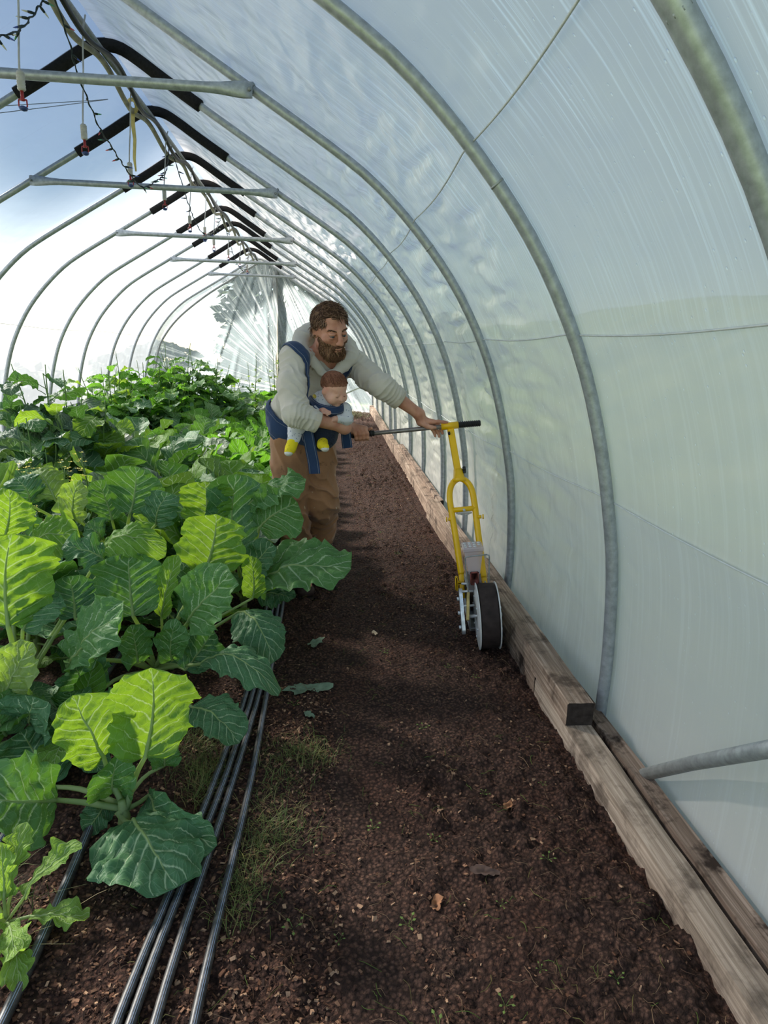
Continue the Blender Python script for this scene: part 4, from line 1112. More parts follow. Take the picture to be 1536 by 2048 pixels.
# ------------------------------------------------ tall bolted plants with flower stalks
PETAL = simple('yellow_petal', (.75, .62, .10), .6, 0, .2, .1, 40)
def bolted(name, lab, loc, h, nb, nl, mk, seed, size=1.0, spread=.35, flowers=12, grp=None):
    r = random.Random(seed); root = empty(name, loc); tag(root, lab, 'plant', grp)
    st = MB(); V = []; Q = []; U = []; off = 0; fl = MB()
    mks = mk if isinstance(mk, (list, tuple)) else [mk]; cnt = 0
    for b in range(nb):
        az = b * 2.4 + r.uniform(-.4, .4); hh = h * r.uniform(.72, 1.0) if b else h; sp = spread * r.uniform(.3, 1.1) if b else .05
        top = np.array([math.cos(az) * sp, math.sin(az) * sp, hh])
        ctrl = catmull([(0, 0, -.03), (math.cos(az) * sp * .35, math.sin(az) * sp * .35, hh * .35), (math.cos(az) * sp * .8 + r.uniform(-.04, .04), math.sin(az) * sp * .8, hh * .72), top], 14)
        st.tube(ctrl, np.linspace(.011, .003, 14), 6)
        m = max(3, nl // nb)
        for j in range(m):
            f = .12 + .80 * j / m; p = ctrl[int(f * 13)]
            a = j * 2.4 + b + r.uniform(-.3, .3); L = size * (.25 - .12 * f) * r.uniform(.8, 1.2)
            P, UV, pts, rr = leaf_at(a, r.uniform(5, 50), .05 * size, L, L * r.uniform(.6, .9), seed * 77 + cnt, r.uniform(.08, .25), .1, .10, 'ovate', roll=r.uniform(-30, 30))
            V.append(P.reshape(-1, 3) + p); U.append(UV.reshape(-1, 2)); Q.append(quads(14, 11, off)); off += 154; cnt += 1
            st.tube(pts[:6] + p, rr[:6] * .6, 5)
        for j in range(flowers // nb):
            p = ctrl[-1] + np.array([r.uniform(-.03, .03), r.uniform(-.03, .03), r.uniform(-.10, .04)])
            d = np.array([r.uniform(-1, 1), r.uniform(-1, 1), .6]); d /= np.linalg.norm(d)
            st.tube([ctrl[-2], p], .0012, 4)
            for q in range(4):
                aa = q * PI / 2; e = np.array([math.cos(aa), math.sin(aa), .3]) * .008
                fl.add([p, p + e + np.array([-e[1], e[0], 0]) * .6, p + e * 1.7, p + e - np.array([-e[1], e[0], 0]) * .6], [(0, 1, 2, 3)])
    st.build('stem', STEM2, root)
    fo = fast_mesh('foliage', np.vstack(V), np.vstack(Q), [LEAF[x] for x in mks], root, uv=np.vstack(U))
    fo.data.polygons.foreach_set('material_index', np.repeat(np.arange(cnt) % len(mks), 130).astype(np.int32))
    if flowers: fl.build('flowers', PETAL, root)
    return root
bolted('tall_kale', 'tall dark bolted plant at the left edge against the white film', (-2.14, 5.25, 0), 1.18, 7, 96, ['d', 'g', 'd'], 3, 1.55, .40, 0)
bolted('tall_kale', 'tall bolted plant with one yellow green leaf, right of the one at the left edge', (-1.80, 5.0, 0), .98, 6, 72, ['g', 'd', 'b'], 4, 1.5, .34, 0)
bolted('tall_kale', 'shorter dark plant below the bolted pair at the left edge', (-1.98, 4.45, 0), .86, 6, 60, ['d', 'g'], 5, 1.4, .34, 0)
for i, (x, y, h, lab, mk) in enumerate([(-2.62, 8.6, 1.25, 'bolted green bush left of the clump, a seed stalk rising above it', ['s', 'b', 's']), (-2.15, 8.9, 1.18, 'bolted yellow green bush in the middle of the clump by the left wall', ['b', 's', 's']),
                                    (-1.78, 9.0, 1.38, 'tallest bolted bush of the clump, with a pointed flower stalk', ['s', 'm', 'd']), (-1.50, 9.3, 1.12, 'darker bolted bush at the right end of the clump', ['m', 'd']),
                                    (-2.35, 8.0, .85, 'low bolted plant in front of the clump by the left wall', ['d', 's']), (-1.85, 8.2, .9, 'low dark bolted plant in front of the tallest bush', ['d', 'm', 's'])]):
    bolted('bolted_bush', lab, (x, y, 0), h, 9, 135, mk, 40 + i, 1.3, .46, 16)
for i, (x, y, h, lab) in enumerate([(-1.15, 11.3, 1.25, 'sparse leggy plant with yellowing leaves before the end sheet'), (-.80, 11.6, 1.45, 'tall thin leggy plant with yellowing top before the end sheet'), (-.55, 11.2, .95, 'short orange leaved plant before the end sheet'), (-1.45, 11.0, .9, 'thin dried stalk plant left of the leggy ones')]):
    bolted('leggy_plant', lab, (x, y, 0), h, 3, 26, ['b', 'p'], 60 + i, .5, .22, 6)
for i, (x, y) in enumerate([(-1.85, 4.05), (-1.62, 3.55), (-2.15, 3.7), (-1.35, 3.62), (-1.95, 3.25)]):
    bolted('flowering_mustard', ['flowering weed with yellow specks', 'low yellow flowered weed', 'yellow flowered weed at the left edge', 'small yellow flowered weed', 'leafy flowering weed'][i] + ' among the dark leaves at the left', (x, y, 0), .62 + .04 * i, 6, 42, ['g', 'd'], 80 + i, .55, .26, 60)

# ------------------------------------------------ small lobed weed in the lower left corner
root = empty('lobed_weed', (-.735, 1.32, .0)); tag(root, 'pale ragged lobed weed in the lower left corner over a drip hose', 'weed')
for k, (az, tilt, L, W) in enumerate([(80, 72, .16, .095), (35, 48, .16, .09), (150, 55, .15, .09), (-5, 18, .14, .095), (-60, 35, .16, .10), (215, 40, .15, .09), (270, 55, .12, .08), (110, 85, .13, .08), (300, 15, .16, .09)]):
    P, UV, pts, rr = leaf_at(math.radians(az), tilt, .06, L, W * 1.3, 900 + k, .10, .12, .12, 'lobed', 26, 13, .02, 0)
    lo = fast_mesh('leaf', P.reshape(-1, 3), quads(26, 13), LEAF['w'], root, uv=UV.reshape(-1, 2))
    m = MB(); m.tube(pts, rr * .8, 6); m.build('midrib', STEMM, lo)
m = MB(); m.tube([(0, 0, -.02), (0, 0, .03)], .006, 7); m.build('stem', STEMM, root)
# ================================================================== yellow push seeder
YEL = simple('yellow_paint', srgb(238, 186, 8), .32, 0, .5, .06, 14)
YELW = simple('worn_cream_paint', srgb(196, 172, 108), .5, 0, .4, .25, 40)
STEEL = mat_galv('worn_bar_steel', (.26, .23, .22), .38)
ZINC = mat_galv('bright_zinc', (.55, .57, .60), .35)
RUBB = simple('dark_brown_rubber', (.032, .022, .020), .75, 0, .25, .35, 26, .2, 60)
WHTP = simple('white_scuffed_plastic', (.70, .69, .68), .5, 0, .4, .15, 24)
GRIP = simple('black_grip', (.010, .010, .011), .6, 0, .4, .2, 60)
def mat_clear():
    t = NT('clear_plastic'); 
    gl = t.n('ShaderNodeBsdfPrincipled'); gl.inputs['Base Color'].default_value = (.75, .68, .70, 1); gl.inputs['Roughness'].default_value = .18
    tr = t.n('ShaderNodeBsdfTransparent'); tr.inputs[0].default_value = (.88, .82, .82, 1)
    m = t.n('ShaderNodeMixShader'); m.inputs[0].default_value = .55; t.l(gl.outputs[0], m.inputs[1]); t.l(tr.outputs[0], m.inputs[2]); t.l(m.outputs[0], t.out.inputs[0]); return t.m
CLEAR = mat_clear()
REDW = simple('red_brown_seed_roller', (.26, .07, .055), .5, 0, .3, .3, 40)
SEED_O = (.765, 2.77, .004); SEED_R = (0, math.radians(-6), math.radians(-7))
S = empty('push_seeder', SEED_O)
S.rotation_mode = 'XYZ'; S.rotation_euler = SEED_R
SM = Matrix.Translation(SEED_O) @ (Matrix.Rotation(SEED_R[2], 4, 'Z') @ Matrix.Rotation(SEED_R[1], 4, 'Y'))
tag(S, 'yellow walk behind push seeder standing on the soil beside the timbers', 'seeder')
WC = Vector((.034, 0, .158)); WR = .152
m = MB(); m.lathe([(.02, -.043), (WR - .006, -.043), (WR, -.037), (WR + .001, 0), (WR, .037), (WR - .006, .043), (.02, .043)], WC, (1, 0, 0), 64); m.build('front_roller', RUBB, S, sharp=40)
for sx in (-1, 1):
    d = MB(); x0 = sx * .0435
    pr = [(.022, 0), (.060, 0), (.066, .004), (.118, .004), (.124, 0), (WR + .004, 0), (WR + .006, .002), (WR + .004, .005), (.126, .005), (.120, .009), (.064, .009), (.058, .005), (.022, .005)]
    d.lathe([(a, x0 + sx * b) for a, b in pr], WC, (1, 0, 0), 56); o = d.build('roller_disc', WHTP, S, sharp=35)
    b = MB()
    for k in range(6):
        a = k * PI / 3 + .3; c = WC + Vector((x0 + sx * .008, .095 * math.cos(a), .095 * math.sin(a)))
        b.lathe([(0, sx * .006), (.006, sx * .006), (.006, 0), (0, 0)], c, (1, 0, 0), 6)
    b.build('disc_bolts', ZINC, o)
m = MB(); m.tube([WC + Vector((-.085, 0, 0)), WC + Vector((.07, 0, 0))], .008, 10)
m.lathe([(0, .0), (.013, .0), (.013, .010), (0, .010)], WC + Vector((.058, 0, 0)), (1, 0, 0), 6); m.build('axle', ZINC, S)
# fork of two tubes joined by an arch
arch = catmull([(-.064, .195, .300), (-.078, .275, .48), (-.092, .345, .635), (-.086, .375, .695), (-.066, .392, .728), (-.036, .399, .742), (-.006, .394, .730), (.018, .376, .697), (.029, .347, .637), (.036, .275, .48), (.045, .185, .280)], 90)
m = MB(); m.tube(arch, .0158, 14); fork = m.build('fork', YEL, S)
for (p0, p1, nm) in (((-.064, .197, .305), (-.067, .115, .205), 'fork_tip'), ((.045, .187, .285), (.052, .12, .20), 'fork_tip')):
    m = MB(); p0, p1 = Vector(p0), Vector(p1); d = (p1 - p0).normalized()
    m.tube([p0 - d * .02, p0 + d * .01, p0 + d * .035, p1], [.0158, .0135, .013, .012], 12, flat=[1, .8, .42, .40]); tip = m.build(nm, YEL, S)
    b = MB(); b.lathe([(0, -.02), (.008, -.02), (.008, -.012), (.004, -.012), (.004, .02), (.008, .02), (.008, .026), (0, .026)], p0 + d * .055, (1, 0, 0), 8)
    b.build('bolt', ZINC, tip)
m = MB(); m.tube([(-.086, .327, .596), (.036, .327, .600)], .0135, 12); br = m.build('fork_brace', YEL, S)
m = MB()
ring = []
for k in range(48):
    a = 2 * PI * k / 48; r_ = .034 + (.006 if k % 4 < 2 else -.001); ring.append((r_ * math.cos(a), r_ * math.sin(a)))
n = len(ring); cx, cy, cz = -.026, .330, .578
V = [(cx + x, cy + y, cz + .002) for x, y in ring] + [(cx + x, cy + y, cz - .002) for x, y in ring]
m.add(V, [tuple(range(n)), tuple(range(2 * n - 1, n - 1, -1))] + [(i, n + i, n + (i + 1) % n, (i + 1) % n) for i in range(n)]); m.build('small_sprocket', ZINC, S, smooth=False)
m = MB(); m.lathe([(0, -.014), (.007, -.014), (.007, .014), (0, .014)], (-.026, .313, .598), (0, 1, 0), 8); m.build('brace_bolt', ZINC, br)
for sx, p in ((-1, (-.108, .305, .556)), (1, (.058, .300, .560))):
    m = MB(); m.tube([p, (p[0] + sx * -.02, p[1], p[2])], .009, 8); m.tube([(p[0] + sx * .008, p[1], p[2] - .012), (p[0] + sx * .008, p[1], p[2] + .012)], .004, 6); m.build('hose_lug', YEL, S)
# stem
def rect_tube(p0, p1, w, d, xax=(1, 0, 0), w1=None):
    p0, p1 = Vector(p0), Vector(p1); z = (p1 - p0).normalized(); x = Vector(xax); x = (x - z * x.dot(z)).normalized(); y = z.cross(x)
    M = Matrix(((x.x, y.x, z.x, p0.x), (x.y, y.y, z.y, p0.y), (x.z, y.z, z.z, p0.z), (0, 0, 0, 1)))
    b = MB(); b.box((-w / 2, -d / 2, 0), (w / 2, d / 2, (p1 - p0).length), M, .004); return b
rect_tube((-.037, .400, .745), (-.0615, .499, .985), .034, .030).build('stem', YEL, S, sharp=30)
m = MB(); m.tube([(-.037, .395, .728), (-.0375, .399, .745), (-.041, .412, .79)], [.040, .030, .0225], 14); m.build('stem_gusset', YEL, S)
m = MB(); m.tube([(-.108, .500, 1.000), (-.020, .502, 1.003)], .0185, 16); m.build('handle_socket', YEL, S)
m = MB(); m.tube([(-.60, .494, .988), (.090, .502, 1.004)], .0112, 12); m.build('handlebar', STEEL, S)
def grip(p0, p1):
    p0, p1 = Vector(p0), Vector(p1); n = 64; P = []; R = []
    for i in range(n):
        t = i / (n - 1); P.append(p0.lerp(p1, t)); R.append(.0158 + .0022 * math.sin(t * 11 * 2 * PI) if .03 < t < .97 else .0135)
    b = MB(); b.tube(P, R, 16); return b
grip((-.020, .5015, 1.003), (.094, .502, 1.004)).build('grip', GRIP, S)
grip((-.455, .4965, .992), (-.605, .494, .988)).build('grip', GRIP, S)
m = MB(); m.tube([(-.072, .470, .972), (-.072, .455, .965)], .006, 8); m.build('socket_bolt', BLKP, S)
k = MB(); kc = Vector((-.008, .410, .782)); k.tube([(-.04, .412, .782), (-.012, .41, .782)], .005, 8)
P = []
for i in range(40):
    a = 2 * PI * i / 40; r_ = .0155 + .004 * math.cos(5 * a); P.append((r_ * math.cos(a), r_ * math.sin(a)))
V = []; 
for x_ in (-.008, -.005, .005, .008):
    f_ = .85 if abs(x_) > .006 else 1; V += [kc + Vector((x_, y * f_, z * f_)) for y, z in P]
F = [tuple(range(39, -1, -1)), tuple(range(120, 160))]
for j in range(3): F += [(j * 40 + i, j * 40 + (i + 1) % 40, (j + 1) * 40 + (i + 1) % 40, (j + 1) * 40 + i) for i in range(40)]
k.add(V, F); k.build('clamp_knob', BLKP, S, sharp=40)
# seed hopper
def frustum(b0, t0, z0, z1):
    (ax, bx, ay, by), (cx_, dx_, cy_, dy_) = b0, t0
    V = [(ax, ay, z0), (bx, ay, z0), (bx, by, z0), (ax, by, z0), (cx_, cy_, z1), (dx_, cy_, z1), (dx_, dy_, z1), (cx_, dy_, z1)]
    return V, [(3, 2, 1, 0), (4, 5, 6, 7), (0, 1, 5, 4), (1, 2, 6, 5), (2, 3, 7, 6), (3, 0, 4, 7)]
m = MB(); m.add(*frustum((-.038, .014, .055, .105), (-.056, .030, .035, .130), .345, .462)); hop = m.build('seed_hopper', CLEAR, S, smooth=False)
m = MB(); m.box((-.062, .030, .462), (.034, .136, .484), None, .005); lid = m.build('hopper_lid', CLEAR, S, smooth=False)
m = MB()
for r_ in range(3):
    for c in range(4):
        if r_ == 0 and c == 3: continue
        x = -.048 + c * .022; y = .048 + r_ * .028
        m.tube([(x + .006, y - .006, .4855), (x - .004, y - .006, .4865), (x - .006, y, .487), (x - .004, y + .006, .4865), (x + .006, y + .006, .4855)], .0022, 6)
        if (r_ + c) % 2: m.tube([(x - .004, y, .4868), (x + .005, y, .486)], .0018, 6)
m.build('raised_marks', WHTP, lid)
m = MB(); m.add(*frustum((-.042, .018, .05, .11), (-.042, .018, .052, .108), .27, .345)); m.build('seed_roller_housing', simple('grey_housing', (.13, .11, .11), .5), S, smooth=False)
m = MB(); m.box((-.034, .040, .295), (.008, .052, .362), None, .006); m.build('seed_roller_window', REDW, S)
m = MB(); m.tube(catmull([(-.046, .03, .27), (-.052, .022, .36), (-.056, .012, .436), (-.053, .010, .447), (-.044, .010, .450)], 16), .0033, 8)
m.tube([(-.044, .010, .450), (.045, .010, .455)], .0033, 8); m.tube(catmull([(.045, .010, .455), (.053, .011, .451), (.056, .014, .440), (.054, .026, .37), (.051, .04, .29)], 16), .0033, 8); m.build('wire_guard', GALV2, S)
# side plates, lever, chain cover, scraper rods
m = MB(); m.box((-.0065, -.010, 0), (.0065, .010, .155), Matrix.Translation((-.060, -.025, .150)) @ Matrix.Rotation(math.radians(8), 4, 'Y') @ Matrix.Rotation(math.radians(-38), 4, 'X'), .001); m.build('side_arm', YELW, S, smooth=False)
P = []; 
for a in np.linspace(PI, 2 * PI, 14): P.append((.034 * math.cos(a) + .0, .034 * math.sin(a) + .105))
for a in np.linspace(0, PI, 14): P.append((.026 * math.cos(a) + .075, .026 * math.sin(a) + .245))
n = len(P); V = [(-.088, y, z) for y, z in P] + [(-.072, y, z) for y, z in P]
m = MB(); m.add(V, [tuple(range(n)), tuple(range(2 * n - 1, n - 1, -1))] + [(i, n + i, n + (i + 1) % n, (i + 1) % n) for i in range(n)]); cg = m.build('chain_cover', ZINC, S, sharp=40)
m = MB()
for (y, z) in ((.0, .105), (.03, .165), (.06, .225)): m.lathe([(0, -.012), (.010, -.012), (.010, 0), (0, 0)], (-.088, y, z), (1, 0, 0), 6)
m.build('cover_bolts', ZINC, cg)
m = MB(); m.tube([(-.075, .06, .30), (-.02, .06, .30)], .006, 8); m.tube([(-.075, .05, .265), (-.02, .05, .265)], .006, 8); m.tube([(-.075, .03, .20), (-.02, .03, .20)], .006, 8); m.build('cross_rods', ZINC, S)
m = MB(); m.box((-.102, .085, .255), (-.088, .112, .325), None, .004); m.box((-.092, .088, .285), (-.06, .108, .300), None, .003); m.build('depth_bracket', YEL, S)
m = MB(); m.box((-.045, .05, .06), (.05, .30, .075), None, .004); m.box((-.047, .05, .06), (-.040, .31, .27), None, .002); m.box((.046, .05, .06), (.052, .31, .27), None, .002); m.build('frame_plates', ZINC, S)
m = MB(); m.lathe([(.01, -.04), (.075, -.04), (.080, -.034), (.080, .034), (.075, .04), (.01, .04)], (.006, .345, .085), (1, 0, 0), 36); m.build('rear_press_wheel', RUBB, S, sharp=40)
m = MB(); m.box((-.008, .14, -.02), (.012, .19, .12), None, .003); m.build('furrow_opener', ZINC, S)
# ================================================================== man, baby, carrier
J = {'head': [0.038, 3.26, 1.455], 'neckb': [0.006, 3.38, 1.314], 'Rsh': [-0.135, 3.21, 1.312], 'Lsh': [0.178, 3.46, 1.287], 'chest': [-0.034, 3.42, 1.176], 'waist': [-0.114, 3.5, 1.033], 'pelvis': [-0.113, 3.52, 0.897], 'Rhip': [-0.185, 3.47, 0.859], 'Lhip': [-0.024, 3.57, 0.842], 'Rknee': [-0.162, 3.43, 0.463], 'Lknee': [0.003, 3.5, 0.531], 'Rank': [-0.101, 3.56, 0.161], 'Lank': [0.011, 3.72, 0.211], 'Rtoe': [-0.081, 3.44, 0.039], 'Ltoe': [0.041, 3.62, 0.079], 'Relb': [-0.122, 3.04, 1.066], 'Rcuff': [-0.037, 3.06, 1.029], 'Rwr': [0.114, 3.2, 0.985], 'Rkn': [0.219, 3.325, 0.954], 'Rtip': [0.204, 3.32, 0.892], 'Lelb': [0.301, 3.27, 1.182], 'Lcuff': [0.375, 3.285, 1.126], 'Lwr': [0.499, 3.31, 1.048], 'Lkn': [0.565, 3.32, 1.018], 'Lidx': [0.631, 3.29, 1.002], 'Lm': [0.635, 3.33, 0.924], 'Lr': [0.615, 3.34, 0.928], 'hoodR': [-0.114, 3.36, 1.374], 'hoodL': [0.175, 3.42, 1.32], 'vbase': [0.016, 3.24, 1.254], 'c1': [0.021, 3.26, 1.225], 'c2': [-0.033, 3.25, 1.291], 'c3': [-0.099, 3.27, 1.36], 'c4': [-0.102, 3.36, 1.415], 'c5': [-0.041, 3.47, 1.459], 'c6': [0.062, 3.51, 1.451], 'c7': [0.148, 3.47, 1.382], 'c8': [0.15, 3.38, 1.323], 'c9': [0.091, 3.31, 1.263], 'c10': [0.031, 3.26, 1.22], 'hbag': [-0.057, 3.52, 1.376], 'strA': [-0.178, 3.34, 1.348], 'strB': [-0.173, 3.26, 1.376], 'strC': [-0.127, 3.19, 1.34], 'strC2': [-0.082, 3.17, 1.286], 'strD': [-0.053, 3.15, 1.25], 'strE': [-0.041, 3.14, 1.202], 'strF': [-0.022, 3.15, 1.143], 'strG': [-0.008, 3.18, 1.089], 'bhead': [0.061, 3.15, 1.176], 'btorso': [0.017, 3.22, 1.042], 'bbot': [-0.012, 3.24, 0.955], 'bLfoot': [0.003, 3.15, 0.908], 'bRfoot': [-0.144, 3.1, 0.893], 'bRknee': [-0.122, 3.13, 0.986], 'bRhip': [-0.075, 3.2, 0.998], 'bLhip': [0.013, 3.22, 0.968], 'bLknee': [0.035, 3.22, 0.938], 'bLsh': [0.115, 3.2, 1.075], 'bLelb': [0.125, 3.18, 1.029], 'bLhand': [0.065, 3.14, 1.032], 'bRsh': [-0.022, 3.2, 1.08], 'bRhand': [0.007, 3.125, 1.073]}
J = {k: np.array(v) for k, v in J.items()}
# ------------------------------------------------ soft-union modelling of bodies and clothes
def unit(v): v = np.asarray(v, float); return v / np.linalg.norm(v)
class Soft:
    def __init__(s): s.p = []
    def cone(s, a, b, ra, rb, k=.02, flat=None):
        a, b = np.array(a, float), np.array(b, float); R = max(ra, rb)
        s.p.append(('c', a, b, ra, rb, k, (a + b) / 2, np.linalg.norm(b - a) / 2 + R, flat)); return s
    def ell(s, c, r, F=None, k=.02, sub=False):
        c = np.array(c, float); r = np.array(r, float)
        s.p.append(('s' if sub else 'e', c, r, np.eye(3) if F is None else np.asarray(F, float), 0, k, c, r.max(), None)); return s
    def chain(s, pts, rs, k=.015):
        for i in range(len(pts) - 1): s.cone(pts[i], pts[i + 1], rs[i], rs[i + 1], k)
        return s
    def ev(s, P):
        P = np.asarray(P, float); d = np.full(len(P), 9.0)
        for q in s.p:
            t, a, b, ra, rb, k, c, R, flat = q
            m = np.abs(P - c).max(1) < R + k + .09
            if not m.any(): continue
            X = P[m]
            if t == 'c':
                ab = b - a; L2 = ab @ ab + 1e-12
                tt = np.clip(((X - a) @ ab) / L2, 0, 1); e = X - a - tt[:, None] * ab
                if flat is not None:
                    n, f = flat; h = e @ n; e = e + (1 / f - 1) * h[:, None] * n
                    dd = (np.linalg.norm(e, axis=1) - (ra + (rb - ra) * tt)) * (.5 + .5 * f)
                else: dd = np.linalg.norm(e, axis=1) - (ra + (rb - ra) * tt)
            else:
                L = (X - a) @ ra   # ra holds the frame
                k0 = np.linalg.norm(L / b, axis=1); k1 = np.linalg.norm(L / b ** 2, axis=1) + 1e-9
                dd = k0 * (k0 - 1) / k1
            o = d[m]
            if t == 's':
                h = np.clip(.5 - .5 * (o + dd) / k, 0, 1); d[m] = o + (-dd - o) * h + k * h * (1 - h)
            else:
                h = np.clip(.5 + .5 * (dd - o) / k, 0, 1); d[m] = dd + (o - dd) * h - k * h * (1 - h)
        return d
    def bounds(s):
        lo = np.min([q[6] - q[7] for q in s.p if q[0] != 's'], 0); hi = np.max([q[6] + q[7] for q in s.p if q[0] != 's'], 0); return lo, hi
def grad(fn, P, e=.002):
    g = np.stack([fn(P + np.eye(3)[i] * e) - fn(P - np.eye(3)[i] * e) for i in range(3)], 1)
    return g / (np.linalg.norm(g, axis=1)[:, None] + 1e-12)
def nets(fn, lo, hi, h, pad=.02):
    """surface nets on a narrow band around fn = 0 -> vertices, quads"""
    lo = np.asarray(lo) - pad; hi = np.asarray(hi) + pad; C = 4
    n = (np.ceil((hi - lo) / (h * C)).astype(int) + 1)
    ax = [lo[i] + np.arange(n[i] + 1) * h * C for i in range(3)]
    G = np.stack(np.meshgrid(*ax, indexing='ij'), -1); gd = fn(G.reshape(-1, 3)).reshape(G.shape[:3])
    near = np.abs(gd) < h * C * 1.9
    cell = np.zeros(tuple(n), bool)
    for i in (0, 1):
        for j in (0, 1):
            for k in (0, 1): cell |= near[i:n[0] + i, j:n[1] + j, k:n[2] + k]
    fine = tuple(n * C + 1); D = np.empty(fine, np.float32)
    D[...] = np.repeat(np.repeat(np.repeat(gd, C, 0), C, 1), C, 2)[:fine[0], :fine[1], :fine[2]]
    M = np.zeros(fine, bool); ce = np.repeat(np.repeat(np.repeat(cell, C, 0), C, 1), C, 2)
    M[:-1, :-1, :-1] = ce
    for a in range(3):
        sl0 = [slice(None)] * 3; sl1 = [slice(None)] * 3; sl0[a] = slice(1, None); sl1[a] = slice(None, -1); M[tuple(sl0)] |= M[tuple(sl1)]
    I = np.argwhere(M); vals = np.empty(len(I), np.float32)
    for q in range(0, len(I), 400000): vals[q:q + 400000] = fn(lo + I[q:q + 400000] * h)
    D[M] = vals
    S = D < 0
    cnt = np.zeros(tuple(np.array(fine) - 1), np.int8)
    for i in (0, 1):
        for j in (0, 1):
            for k in (0, 1): cnt += S[i:fine[0] - 1 + i, j:fine[1] - 1 + j, k:fine[2] - 1 + k]
    act = np.argwhere((cnt > 0) & (cnt < 8)); ids = np.full(cnt.shape, -1, np.int32); ids[tuple(act.T)] = np.arange(len(act))
    cor = np.array([(i, j, k) for i in (0, 1) for j in (0, 1) for k in (0, 1)])
    cv = np.stack([D[tuple((act + c).T)] for c in cor], 1)
    acc = np.zeros((len(act), 3)); num = np.zeros(len(act))
    for a in range(8):
        for b in range(a + 1, 8):
            if np.abs(cor[a] - cor[b]).sum() != 1: continue
            m = (cv[:, a] < 0) != (cv[:, b] < 0); t = cv[m, a] / (cv[m, a] - cv[m, b])
            acc[m] += cor[a] + t[:, None] * (cor[b] - cor[a]); num[m] += 1
    V = lo + (act + acc / num[:, None]) * h
    Q = []
    for a in range(3):
        b, c = (a + 1) % 3, (a + 2) % 3
        sl0 = [slice(None)] * 3; sl1 = [slice(None)] * 3; sl0[a] = slice(None, -1); sl1[a] = slice(1, None)
        s0, s1 = S[tuple(sl0)], S[tuple(sl1)]; E = np.argwhere(s0 != s1)
        E = E[(E[:, b] > 0) & (E[:, c] > 0) & (E[:, b] < fine[b] - 1) & (E[:, c] < fine[c] - 1)]
        eb, ec = np.eye(3, dtype=int)[b], np.eye(3, dtype=int)[c]
        q = np.stack([ids[tuple((E - eb - ec).T)], ids[tuple((E - ec).T)], ids[tuple(E.T)], ids[tuple((E - eb).T)]], 1)
        fl = s0[tuple(E.T)]; q = np.where(fl[:, None], q, q[:, ::-1]); Q.append(q[(q >= 0).all(1)])
    return V, np.vstack(Q)
def smooth_mesh(V, Q, it=2, lam=.5):
    for _ in range(it):
        A = np.zeros_like(V); n = np.zeros(len(V))
        for i in range(4):
            for j in ((i + 1) % 4, (i + 3) % 4):
                np.add.at(A, Q[:, i], V[Q[:, j]]); np.add.at(n, Q[:, i], 1)
        V = V + lam * (A / np.maximum(n, 1)[:, None] - V)
    return V
def soft_obj(name, S, h, mat, parent, org, disp=None, it=1, cut=None, pad=.02):
    fn = S.ev if disp is None else (lambda P: S.ev(P) + disp(P))
    if cut is not None:
        f0 = fn; fn = lambda P: np.maximum(f0(P), cut(P))
    lo, hi = S.bounds(); V, Q = nets(fn, lo, hi, h, pad); V = smooth_mesh(V, Q, it, .5)
    return fast_mesh(name, V - np.asarray(org), Q, mat, parent)
def frame(fwd, up):
    f = unit(fwd); u = np.asarray(up, float); u = unit(u - f * u.dot(f)); r = np.cross(f, u); return np.stack([-r, f, u], 1)   # columns: left hand side of the person (+x), forward, up

# ------------------------------------------------ materials
def mat_skin(name, c1, c2, c3):
    t = NT(name); c = coord(t); n = t.noise(c, 22, 3); n2 = t.noise(c, 240, 2)
    col = t.ramp(n.outputs[0], [(.3, c1), (.5, c2), (.72, c3)]).outputs[0]
    b = t.bsdf(col, .5, 0, .35, t.bump(n2.outputs[0], .12, .001)); b.inputs['Subsurface Weight'].default_value = .12; b.inputs['Subsurface Radius'].default_value = (.012, .004, .002); b.inputs['Subsurface Scale'].default_value = .6
    return t.m
SKIN = mat_skin('skin', srgb(176, 118, 96), srgb(194, 138, 114), srgb(206, 154, 130))
BSKIN = mat_skin('baby_skin', srgb(206, 150, 128), srgb(220, 170, 148), srgb(226, 160, 142))
LIP = simple('lips', srgb(142, 94, 80), .5, 0, .35, .1, 60)
def mat_cloth(name, col, var=.10, rough=.85, weave=900, bump=.25, stains=None, sh=.2):
    t = NT(name); c = coord(t); n = t.noise(c, 9, 4, .6); w = t.noise(c, weave, 2)
    k = t.ramp(n.outputs[0], [(.3, tuple(x * (1 - var) for x in col)), (.7, tuple(min(1, x * (1 + var)) for x in col))]).outputs[0]
    if stains:
        s = t.noise(c, 13, 5, .7).outputs[0]; k = t.mixc(t.ramp(s, [(.60, (0, 0, 0)), (.66, (.7, .7, .7))]).outputs[0], k, stains[0])
        s2 = t.noise(t.mapping(c, (1, 1, .6)), 30, 2, .5).outputs[0]; k = t.mixc(t.ramp(s2, [(.73, (0, 0, 0)), (.75, (.8, .8, .8))]).outputs[0], k, stains[1])
    b = t.bsdf(k, rough, 0, .15, t.bump(w.outputs[0], bump, .001)); b.inputs['Sheen Weight'].default_value = sh; return t.m
HOODM = mat_cloth('oatmeal_fleece', srgb(198, 190, 178), .05, .9, 700, .3)
RIBM = mat_cloth('oatmeal_rib', srgb(192, 181, 165), .05, .9, 500, .3)
TEEM = mat_cloth('grey_tee', srgb(172, 164, 158), .05)
DUCK = mat_cloth('brown_duck_canvas', srgb(154, 112, 80), .16, .85, 800, .3, (srgb(104, 74, 52), srgb(196, 176, 150)))
DENIM = mat_cloth('navy_denim', srgb(44, 62, 94), .16, .85, 1100, .4)
DENIMD = mat_cloth('dark_denim', srgb(28, 36, 56), .16, .85, 1100, .4)
SEAM = mat_cloth('pale_stitching', srgb(128, 134, 150), .1)
